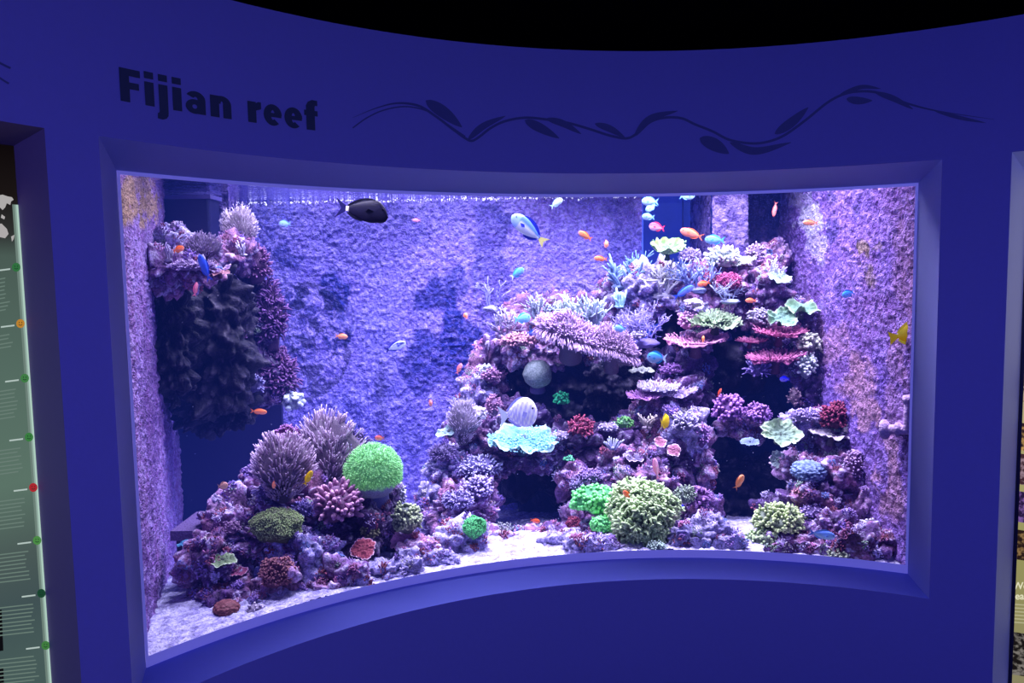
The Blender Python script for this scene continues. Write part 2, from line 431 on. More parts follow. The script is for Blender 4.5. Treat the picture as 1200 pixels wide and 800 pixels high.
# object Z is relative to the parent: shift the ramp
for n_ in m_l.node_tree.nodes:
    if n_.type == 'MAP_RANGE': n_.inputs['From Min'].default_value = zb_ - zt_; n_.inputs['From Max'].default_value = 0
for a_, b_, g_ in [(0, .0022, 1.0), (.0022, .004, .62), (.004, .0065, .36)]:
    acc = Acc(); cyl_patch(acc, L_PTH - b_, L_PTH - a_, zb_, zpx(22, 240, RL), RL - 0.001, 2); V, F, c = acc.get()
    _child('lit_edge', V, F, ecol('panel_edge_glow', (0.42 * g_, 0.60 * g_, 0.52 * g_), 1.0), panel, None, False)
E_TXT = ecol('panel_text', (0.14, 0.205, 0.175)); E_HEAD = ecol('panel_heading', (0.45, 0.55, 0.52)); E_MAP = ecol('panel_map', (0.42, 0.40, 0.40)); E_BLK = ecol('panel_photo', (0.004, 0.004, 0.006))
def px_poly(pts, rad):
    out = []
    for p in pts:
        th, z = on_cyl(p[0], p[1], rad); out.append(cyl(th, z, rad))
    return np.array(out)
def px_fan(pts, rad):
    P = px_poly(pts, rad); c = P.mean(0); n = len(P)
    return np.vstack([P, c]), np.array([[i, (i + 1) % n, n] for i in range(n)])
def disc(px, py, rx, ry, n=20, a0=0, a1=2 * math.pi):
    return [(px + rx * math.cos(a0 + (a1 - a0) * i / n), py + ry * math.sin(a0 + (a1 - a0) * i / n)) for i in range(n)]
icons = [(19, 313, (0.03, 0.16, 0.05)), (24, 379, (0.5, 0.22, 0.03)), (29, 443, (0.05, 0.2, 0.06)), (34, 512, (0.04, 0.2, 0.05)), (39, 571, (0.4, 0.02, 0.03)), (43.5, 633, (0.07, 0.25, 0.06)), (48.5, 695, (0.01, 0.06, 0.03)), (53.5, 756, (0.05, 0.2, 0.05))]
E_FACE = ecol('icon_face', (0.01, 0.03, 0.02))
for x, y, colr in icons:
    V, F = px_fan(disc(x, y, 5.0, 5.2), RL - 0.002)
    ic = _child('face_icon', V, F, ecol('icon_colour', colr), panel, None, False)
    acc = Acc()
    for dx in (-1.5, 1.5):
        V, F = px_fan(disc(x + dx, y - 1.2, 0.6, 0.7, 8), RL - 0.003); acc.add(V, F)
    mo = [(x + 2.4 * math.cos(t), y + 0.4 + 2.0 * math.sin(t)) for t in np.linspace(0.3, math.pi - 0.3, 8)]
    mi = [(x + 1.8 * math.cos(t), y + 0.2 + 1.4 * math.sin(t)) for t in np.linspace(0.3, math.pi - 0.3, 8)]
    strip(acc, list(px_poly(mo, RL - 0.003)), list(px_poly(mi, RL - 0.003)))
    V, F, c = acc.get(); o = _child('smile', V, F, E_FACE, panel, None, False)
rnd = random.Random(5)
for (x, y, colr), nx in zip(icons, [9, 4, 8, 7, 8, 8, 8, 7]):
    acc = Acc(); x1h = x - 6
    V = px_poly([(x1h - 17, y + 3.2), (x1h - 1, y + 1.2), (x1h - 1, y + 3.0), (x1h - 17, y + 5.0)], RL - 0.001)
    _child('heading', V, np.array([[0, 1, 2, 3]]), E_HEAD, panel, None, False)
    for k in range(nx):
        yy = y + 12 + k * 4.6
        xe = x1h - 3 - rnd.random() * 6 + k * 0.3
        V = px_poly([(-40, yy + 9), (xe, yy), (xe, yy + 1.4), (-40, yy + 10.4)], RL - 0.001)
        acc.add(V, np.array([[0, 1, 2, 3]]))
    V, F, c = acc.get(); _child('text_block', V, F, E_TXT, panel, None, False)
for pts in ([(-4,229),(3,228),(9,230),(14,231),(16,234),(13,236),(12,240),(8,238),(6,243),(3,246),(0,243),(-4,245)], [(-3,262),(2,262),(8,268),(10,274),(6,279),(1,278),(-3,277)], [(13,277),(17,275),(16,280),(14,283)], [(2,251),(6,254),(5,257),(1,255)]):
    V, F = px_fan(pts, RL - 0.001); _child('map_land', V, F, E_MAP, panel, None, False)
for pts in ([(-30,718),(2,714),(4,762),(-30,768)], [(-30,790),(4,782),(6,830),(-30,840)]):
    V = px_poly(pts, RL - 0.002); _child('photo', V, np.array([[0, 1, 2, 3]]), E_BLK, panel, None, False)

RRr = RW + 0.139
panel = tag(empty('display_panel', cyl(R_PTH + 0.1, R_ZT - 0.07, RRr)), 'backlit cream picture panel at the right edge of the wall', 'display panel')
acc = Acc(); cyl_patch(acc, R_PTH + 0.004, 1.15, Z_LOW + 0.05, R_ZT - 0.07, RRr); V, F, c = acc.get()
zt2, zb2 = R_ZT - 0.07, Z_LOW + 0.05
m_r = ramp_z('lit_panel_cream', [(0, (0.3, 0.27, 0.15)), (0.3, (0.38, 0.36, 0.13)), (0.5, (0.5, 0.45, 0.2)), (0.7, (0.75, 0.68, 0.45)), (1, (0.8, 0.75, 0.6))], 0.8, zb2 - zt2, 0)
_child('panel_face', V, F, m_r, panel, None, False)
acc = Acc(); cyl_patch(acc, R_PTH, R_PTH + 0.0055, Z_LOW + 0.05, R_ZT - 0.07, RRr - 0.004, 2); V, F, c = acc.get()
_child('dark_edge', V, F, M['dark'], panel, None, False)
m_ph = [vcol('panel_photo_dark', 0.5, 0, 60, 0.8, est=0.0), None]
def photo_m(name, c1, c2):
    def f(nt, e):
        tc = N(nt, 'ShaderNodeTexCoord'); no = N(nt, 'ShaderNodeTexNoise', Scale=60.0, Detail=3.0); nt.links.new(tc.outputs['Object'], no.inputs['Vector'])
        r = N(nt, 'ShaderNodeValToRGB'); el = r.color_ramp.elements; el[0].position = 0.45; el[0].color = tuple(c1) + (1,); el[1].position = 0.62; el[1].color = tuple(c2) + (1,)
        nt.links.new(no.outputs['Fac'], r.inputs[0]); nt.links.new(r.outputs[0], e.inputs['Color'])
    return emis(name, f)
for y0_, y1_, c1, c2 in [(495, 527, (0.03, 0.015, 0.02), (0.5, 0.3, 0.1)), (531, 567, (0.05, 0.02, 0.03), (0.3, 0.2, 0.25)), (575, 611, (0.02, 0.01, 0.05), (0.2, 0.1, 0.35)), (620, 655, (0.02, 0.01, 0.01), (0.25, 0.15, 0.06)), (740, 790, (0.01, 0.008, 0.008), (0.2, 0.18, 0.16)), (430, 470, (0.1, 0.06, 0.03), (0.5, 0.4, 0.25))]:
    xl = 1198 - (y0_ - 365) * 0.039 + 3; 
    V = px_poly([(xl, y0_), (1240, y0_ + 8), (1240, y1_ + 8), (xl - 1, y1_)], RRr - 0.002)
    _child('photo', V, np.array([[0, 1, 2, 3]]), photo_m('panel_picture', c1, c2), panel, None, False)
def small_text(body, px, py, hpx, rad, root, mat):
    cu = bpy.data.curves.new('t', 'FONT'); cu.body = body; cu.offset = 0.02
    o = bpy.data.objects.new('t', cu); C.objects.link(o); bpy.context.view_layer.update()
    me = bpy.data.meshes.new_from_object(o.evaluated_get(bpy.context.evaluated_depsgraph_get())); bpy.data.objects.remove(o)
    bm = bmesh.new(); bm.from_mesh(me); bmesh.ops.triangulate(bm, faces=bm.faces[:])
    V = np.array([v.co[:2] for v in bm.verts]); F = np.array([[v.index for v in f.verts] for f in bm.faces]); bm.free()
    s = hpx / 0.73
    P = px_poly([(px + x * s, py - y * s) for x, y in V], rad)
    return _child('heading', P, F, mat, root, None, False)
E_CR = ecol('panel_cream_text', (0.75, 0.72, 0.5))
small_text('We', 1187, 690, 8.5, RRr - 0.002, panel, E_CR); small_text('lea', 1187, 702, 8.5, RRr - 0.002, panel, E_CR)
acc = Acc()
for k in range(6):
    acc.add(px_poly([(1187, 707 + k * 4.2), (1240, 711 + k * 4.2), (1240, 712.4 + k * 4.2), (1187, 708.4 + k * 4.2)], RRr - 0.002), np.array([[0, 1, 2, 3]]))
V, F, c = acc.get(); _child('text_block', V, F, ecol('panel_small_text', (0.45, 0.43, 0.25)), panel, None, False)

# ------------------------------------------------------------------ tank shell
PUR = np.array([0.36, 0.22, 0.62]); LIL = np.array([0.62, 0.50, 0.85]); DBL = np.array([0.035, 0.045, 0.30]); VIO = np.array([0.28, 0.14, 0.50])
def rough_panel(name, A, B, z0, z1, nu, nv, amp, seed, paint, nrm_sign=1):
    """vertical panel from plan point A to B, displaced along its normal"""
    A = np.array(A, float); B = np.array(B, float); d = B - A; L = np.linalg.norm(d); d /= L; n = np.array([d[1], -d[0]]) * nrm_sign
    u = np.linspace(0, L, nu); v = np.linspace(z0, z1, nv); U, W = np.meshgrid(u, v, indexing='ij'); U = U.ravel(); W = W.ravel()
    Q = np.stack([U, np.zeros_like(U), W], 1)
    h = fbm(Q * 9, 3, seed) * 0.35 + np.abs(fbm(Q * 38, 3, seed + 5)) * 0.9
    P3 = np.stack([A[0] + d[0] * U + n[0] * h * amp, A[1] + d[1] * U + n[1] * h * amp, W], 1)
    col = paint(P3, U, W, Q, h)
    o = mk(name, P3, grid_faces(nu, nv), M['crust'], None, np.clip(col, 0, 1))
    tag(o, kind='structure'); return o
def pix(P3):
    q = P3 - np.array(EYEP); f = np.array(fw); r = np.array(RT); u = np.array(UP); z = q @ f
    return 600 + F_PX * (q @ r) / z, 400 - F_PX * (q @ u) / z
def blotch(X, Y, Q, spots, wob=18, sc=14, seed=3):
    """irregular stain masks given by centres and radii on the wall plane"""
    nx = fbm(Q * sc, 4, seed) * wob; ny = fbm(Q * sc + 31, 4, seed + 9) * wob
    m = np.zeros(len(X))
    for x, y, rx, ry, s in spots:
        d = np.sqrt(((X + nx - x) / rx) ** 2 + ((Y + ny - y) / ry) ** 2)
        m = np.maximum(m, s * np.clip((1.15 - d) / 0.3, 0, 1))
    return m
BLUE_SPOTS = [(512,345,26,22,.9),(535,335,14,18,.8),(528,390,16,60,1),(505,420,24,25,.9),(545,420,22,40,.95),(495,440,30,18,.8),(395,350,12,30,1),(398,400,14,16,.9),(345,355,18,22,.7),(365,375,20,15,.6),
              (338,298,14,10,.8),(570,300,22,60,.55),(440,275,60,40,.35),(590,255,16,14,.7),(418,480,8,25,.5),(730,275,22,45,.6),(560,430,14,30,.8),(350,410,18,14,.5),(580,360,18,30,.6),(455,460,20,10,.4), (478,500,10,30,.4)]
def paint_back(P3, U, W, Q, h):
    X, Y = pix(P3)
    a = 0.5 + 0.5 * np.clip(fbm(Q * 3.2, 3, 4), -1, 1)
    f1, idn = worley(Q * 36, 8)
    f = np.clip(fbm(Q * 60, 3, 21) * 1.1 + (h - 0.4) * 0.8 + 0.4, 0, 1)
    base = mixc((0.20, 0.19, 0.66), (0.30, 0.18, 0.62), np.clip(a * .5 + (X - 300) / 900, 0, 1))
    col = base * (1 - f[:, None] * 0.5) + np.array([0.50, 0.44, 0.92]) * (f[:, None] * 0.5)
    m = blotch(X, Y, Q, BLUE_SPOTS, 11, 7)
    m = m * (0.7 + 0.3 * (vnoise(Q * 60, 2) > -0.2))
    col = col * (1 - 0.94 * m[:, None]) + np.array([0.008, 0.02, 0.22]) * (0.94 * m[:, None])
    # rounded plate growth low on the left of the wall
    f2, id2 = worley(Q * 11 + fbm(Q * 20, 2, 3)[:, None] * 0.25, 15)
    reg = np.clip(1 - np.sqrt(((X - 355) / 60) ** 2 + ((Y - 400) / 75) ** 2), 0, 1) > 0.05
    rim = (f2 > 0.42) & (f2 < 0.52)
    col[reg & rim] = col[reg & rim] * 0.4 + np.array([0.5, 0.4, 0.85]) * 0.6
    gap = reg & (f2 > 0.6); col[gap] *= 0.45
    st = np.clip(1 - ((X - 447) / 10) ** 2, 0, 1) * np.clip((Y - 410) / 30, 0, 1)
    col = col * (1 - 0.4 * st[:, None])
    return col
xb0, xb1 = at(268, 300, Y_BACK).x, at(752, 300, Y_BACK).x
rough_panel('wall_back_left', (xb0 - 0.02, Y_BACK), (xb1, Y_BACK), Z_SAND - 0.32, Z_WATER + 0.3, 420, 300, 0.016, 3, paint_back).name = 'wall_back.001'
def paint_pale(P3, U, W, Q, h):
    f = np.clip(fbm(Q * 30, 4, 9) * 0.8 + 0.4, 0, 1); f1, i1 = worley(Q * 18, 3)
    c_ = mixc((0.14, 0.09, 0.34), (0.44, 0.33, 0.66), f)
    c_[f1 < 0.22] *= 0.35
    return c_
# left pillar, right pillar, recesses
def pillar(name, pxa, pxb, Yf, Yd, seed):
    xa, xb = at(pxa, 300, Yf).x, at(pxb, 300, Yf).x
    rough_panel(name, (xa, Yf), (xb, Yf), Z_SAND - 0.32, Z_WATER + 0.3, max(12, int((xb - xa) * 170)), 240, 0.014, seed, paint_pale)
    rough_panel(name, (xb, Yf), (xb, Yf + Yd), Z_SAND - 0.32, Z_WATER + 0.3, int(Yd * 120) + 8, 160, 0.010, seed + 2, paint_pale)
    rough_panel(name, (xa, Yf + Yd), (xa, Yf), Z_SAND - 0.32, Z_WATER + 0.3, int(Yd * 120) + 8, 160, 0.010, seed + 2, paint_pale)
pillar('trim_5', 247, 270, 4.3, 0.22, 31)
pillar('trim_6', 834, 876, 4.3, 0.5, 37)
xr0, xr1 = xb1, at(836, 300, Y_BACK).x
slab('wall_back.002', xr0 - 0.1, xr1 + 0.6, 5.0, 5.05, Z_SAND - .3, Z_WATER + 0.3, M['bluepanel'])
V, F = boxm(xb1 - 0.01, xb1 + 0.01, Y_BACK, 5.05, Z_SAND - .3, Z_WATER + .3); tag(mk('trim_7', V, F, M['bluepanel'], smooth=False), kind='structure')
xd = at(800, 300, 4.98).x
V, F = boxm(xd, xd + 0.006, 4.985, 4.999, EYE - .6, Z_WATER); tag(mk('trim_8', V, F, plain('panel_seam', (0.08, 0.12, 0.55), 0.5), smooth=False), kind='structure')
# dark niche between right pillar and right wall
XRW = at(923, 300, 4.5).x
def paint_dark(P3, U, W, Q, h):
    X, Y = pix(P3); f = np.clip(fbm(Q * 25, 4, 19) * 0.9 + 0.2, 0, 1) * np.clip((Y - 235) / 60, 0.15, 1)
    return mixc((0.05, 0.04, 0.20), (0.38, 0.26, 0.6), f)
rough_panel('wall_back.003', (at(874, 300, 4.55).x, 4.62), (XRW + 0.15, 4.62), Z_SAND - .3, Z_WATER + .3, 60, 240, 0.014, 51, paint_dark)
# right wall
gxr, gyr = CX + RG * math.sin(A_IR), CY + RG * math.cos(A_IR)
def paint_right(P3, U, W, Q, h):
    X, Y = pix(P3)
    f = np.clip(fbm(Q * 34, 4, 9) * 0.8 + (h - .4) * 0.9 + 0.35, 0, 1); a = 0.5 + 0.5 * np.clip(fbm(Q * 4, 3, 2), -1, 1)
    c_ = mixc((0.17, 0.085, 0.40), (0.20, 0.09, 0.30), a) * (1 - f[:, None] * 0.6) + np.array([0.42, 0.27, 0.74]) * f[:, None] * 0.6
    m = blotch(X, Y, Q, [(952,258,14,20,.75),(958,286,10,20,.4),(935,232,12,12,.4)], 8, 16, 4)[:, None]; c_ = c_ * (1 - m) + np.array([0.75, 0.72, 0.85]) * m
    m = blotch(X, Y, Q, [(975,270,5,16,.8),(973,230,5,8,.7),(1003,245,6,10,.6),(985,340,5,14,.5),(1000,330,10,6,.4)], 5, 22, 6)[:, None]; c_ = c_ * (1 - m) + np.array([0.06, 0.04, 0.2]) * m
    m = blotch(X, Y, Q, [(1012,290,8,10,.9),(1016,318,5,14,.7),(1020,330,4,8,.5),(1030,288,6,3,.6)], 6, 25, 7)[:, None]; c_ = c_ * (1 - m) + np.array([0.25, 0.17, 0.12]) * m
    m = blotch(X, Y, Q, [(1005,440,18,30,.7),(1012,480,12,22,.75),(1045,560,16,55,.65),(1050,480,18,30,.3),(975,400,25,20,.4),(1060,330,12,60,.25),(1055,420,12,30,.3)], 12, 9, 8)[:, None]; c_ = c_ * (1 - m) + np.array([0.48, 0.25, 0.30]) * m
    return c_
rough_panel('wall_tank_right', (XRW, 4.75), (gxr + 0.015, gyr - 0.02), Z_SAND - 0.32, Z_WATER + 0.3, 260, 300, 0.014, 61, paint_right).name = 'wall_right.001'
# left wall
gxl, gyl = CX + RG * math.sin(A_IL), CY + RG * math.cos(A_IL)
xl2 = at(200, 300, 4.4).x
def paint_left(P3, U, W, Q, h):
    X, Y = pix(P3)
    Q2 = Q * np.array([1.6, 1, 0.55])
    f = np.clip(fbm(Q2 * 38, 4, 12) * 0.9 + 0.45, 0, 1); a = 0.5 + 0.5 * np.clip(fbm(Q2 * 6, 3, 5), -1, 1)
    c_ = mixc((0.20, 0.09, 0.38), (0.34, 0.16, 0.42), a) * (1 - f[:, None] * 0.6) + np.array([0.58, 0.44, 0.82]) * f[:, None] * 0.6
    m = blotch(X, Y, Q, [(150,232,10,30,.9),(174,240,10,24,.9),(160,212,20,8,.7)], 8, 14, 4)[:, None]; c_ = c_ * (1 - m) + np.array([0.50, 0.32, 0.16]) * m
    m = blotch(X, Y, Q, [(172,440,6,60,.5),(180,500,9,70,.5),(170,650,4,50,.7),(176,700,8,22,.5),(175,590,10,20,.4)], 8, 18, 6)[:, None]; c_ = c_ * (1 - m) + np.array([0.12, 0.04, 0.2]) * m
    return c_
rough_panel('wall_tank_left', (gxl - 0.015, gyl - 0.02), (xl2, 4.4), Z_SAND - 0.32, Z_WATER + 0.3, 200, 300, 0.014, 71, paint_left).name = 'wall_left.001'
V, F = boxm(at(196, 480, 4.22).x, at(330, 480, 4.22).x, 4.22, 4.25, Z_SAND - .3, at(300, 455, 4.1).z)  # added dark sheet standing in for the shaded void at left
tag(mk('shade_backdrop', V, F, M['dark'], smooth=False), kind='structure')
# dark overflow box high on the left
xa, xb_ = at(188, 260, 4.05).x, at(246, 260, 4.05).x
V, F = boxm(xa, xb_, 4.05, 4.2, at(215, 470, 4.05).z, Z_WATER - 0.02)
ob = mk('overflow_box', V, F, M['dark'], smooth=False); bv = ob.modifiers.new('b', 'BEVEL'); bv.width = 0.012; bv.segments = 2
tag(ob, 'dark overflow box high in the left back corner of the tank', 'overflow box')
rim = Acc(); V, F = boxm(xa - .01, xb_ + .01, 4.045, 4.21, Z_WATER - 0.03, Z_WATER - 0.008); rim.add(V, F); V, F, c = rim.get()
o = mk('rim', V, F, plain('overflow_rim', (0.12, 0.1, 0.3), 0.6), ob, smooth=False)

# sand
nx, ny = 260, 170
xs = np.linspace(-2.2, 2.0, nx); ys = np.linspace(2.0, 4.9, ny); X, Y = np.meshgrid(xs, ys, indexing='ij'); X = X.ravel(); Y = Y.ravel()
keep_r = np.sqrt((X - CX) ** 2 + (Y - CY) ** 2)
Q = np.stack([X, Y, np.zeros_like(X)], 1)
Zs = Z_SAND + fbm(Q * 4, 3, 2) * 0.012 + np.abs(fbm(Q * 40, 3, 5)) * 0.012 - np.clip((keep_r - RG - 0.35) / 1.2, 0, 1) * 0.24
f = np.clip(fbm(Q * 60, 3, 8) * 0.9 + 0.6, 0, 1)
col = mixc((0.24, 0.21, 0.42), (0.62, 0.59, 0.74), f)
Fq = grid_faces(nx, ny); ok = (keep_r[Fq].min(1) > RG - 0.0); 
o = mk('sand_bed', np.stack([X, Y, Zs], 1), Fq[ok], M['sand'], None, col); tag(o, 'white coral sand covering the bottom of the tank', 'sand', kind='stuff')

# ------------------------------------------------------------------ reef rocks
rocks = []
def rock(px, py, Y, rx, ry, dz=None, label='', seed=0, sub=5, tone=0, rough=1.0, growth=True, name='reef_rock'):
    s = Y / F_PX; c0 = np.array(at(px, py, Y)); R3 = np.array([rx * s, (dz if dz else (rx + ry) * 0.5 * s), ry * s])
    V0, F = ico(sub); rng = np.random.RandomState(seed)
    # random squarish form
    p = 2.6; den = (np.abs(V0) ** p).sum(1) ** (1 / p); U = V0 / den[:, None]
    P = U * R3
    W = P + c0
    big = fbm(W * (0.55 / max(R3.mean(), .05)) + seed, 3, seed)
    w1, _ = worley(W * 16 + seed, seed); w2, _ = worley(W * 42 + seed, seed + 3)
    fine = fbm(W * 60, 3, seed + 9)
    mid = fbm(W * 12, 3, seed + 2)
    m = R3.mean()
    w0, _ = worley(W * 7.5 + seed * 1.7, seed + 5); d = big * 0.28 * m + mid * 0.20 * m * rough + (0.4 - w0) * 0.42 * m * rough + (0.38 - w1) * 0.055 * rough * min(1.5, m / 0.10) + (0.4 - w2) * 0.020 * rough + fine * 0.008 * rough
    nn = nrm(V0 / R3)
    W = W + nn * d[:, None]
    W[:, 2] = np.maximum(W[:, 2], Z_SAND - 0.28)
    rr = np.sqrt((W[:, 0] - CX) ** 2 + (W[:, 1] - CY) ** 2)
    lim = RG + 0.05; inn = (rr < lim)
    k = lim / np.maximum(rr, 1e-6)
    W[inn, 0] = CX + (W[inn, 0] - CX) * k[inn]; W[inn, 1] = CY + (W[inn, 1] - CY) * k[inn]
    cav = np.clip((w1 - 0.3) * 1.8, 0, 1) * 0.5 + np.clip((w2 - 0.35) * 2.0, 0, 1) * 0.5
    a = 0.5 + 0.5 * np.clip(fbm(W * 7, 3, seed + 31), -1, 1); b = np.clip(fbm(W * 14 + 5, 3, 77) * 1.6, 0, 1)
    tones = [((0.07, 0.03, 0.13), (0.30, 0.15, 0.36)), ((0.045, 0.025, 0.11), (0.13, 0.06, 0.18)), ((0.30, 0.13, 0.28), (0.52, 0.32, 0.54)), ((0.20, 0.17, 0.44), (0.60, 0.54, 0.82)), ((0.005, 0.005, 0.022), (0.014, 0.008, 0.03))][tone]  # last tone near-black: overhang and cave shade put into the colour
    col = mixc(tones[0], tones[1], a)
    col = col * (1 - 0.7 * b[:, None]) + np.array([0.50, 0.22, 0.34]) * 0.7 * b[:, None] if tone in (0, 2) else col
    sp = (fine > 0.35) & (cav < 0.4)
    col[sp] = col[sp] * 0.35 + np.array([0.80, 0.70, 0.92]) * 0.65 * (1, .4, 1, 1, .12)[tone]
    col = col * (1 - 0.85 * cav[:, None])  # crevice shade painted into the pits
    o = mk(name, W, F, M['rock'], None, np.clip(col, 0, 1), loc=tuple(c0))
    tag(o, label, 'rock')
    rocks.append((o, W, F, tone, growth, seed, R3))
    return o
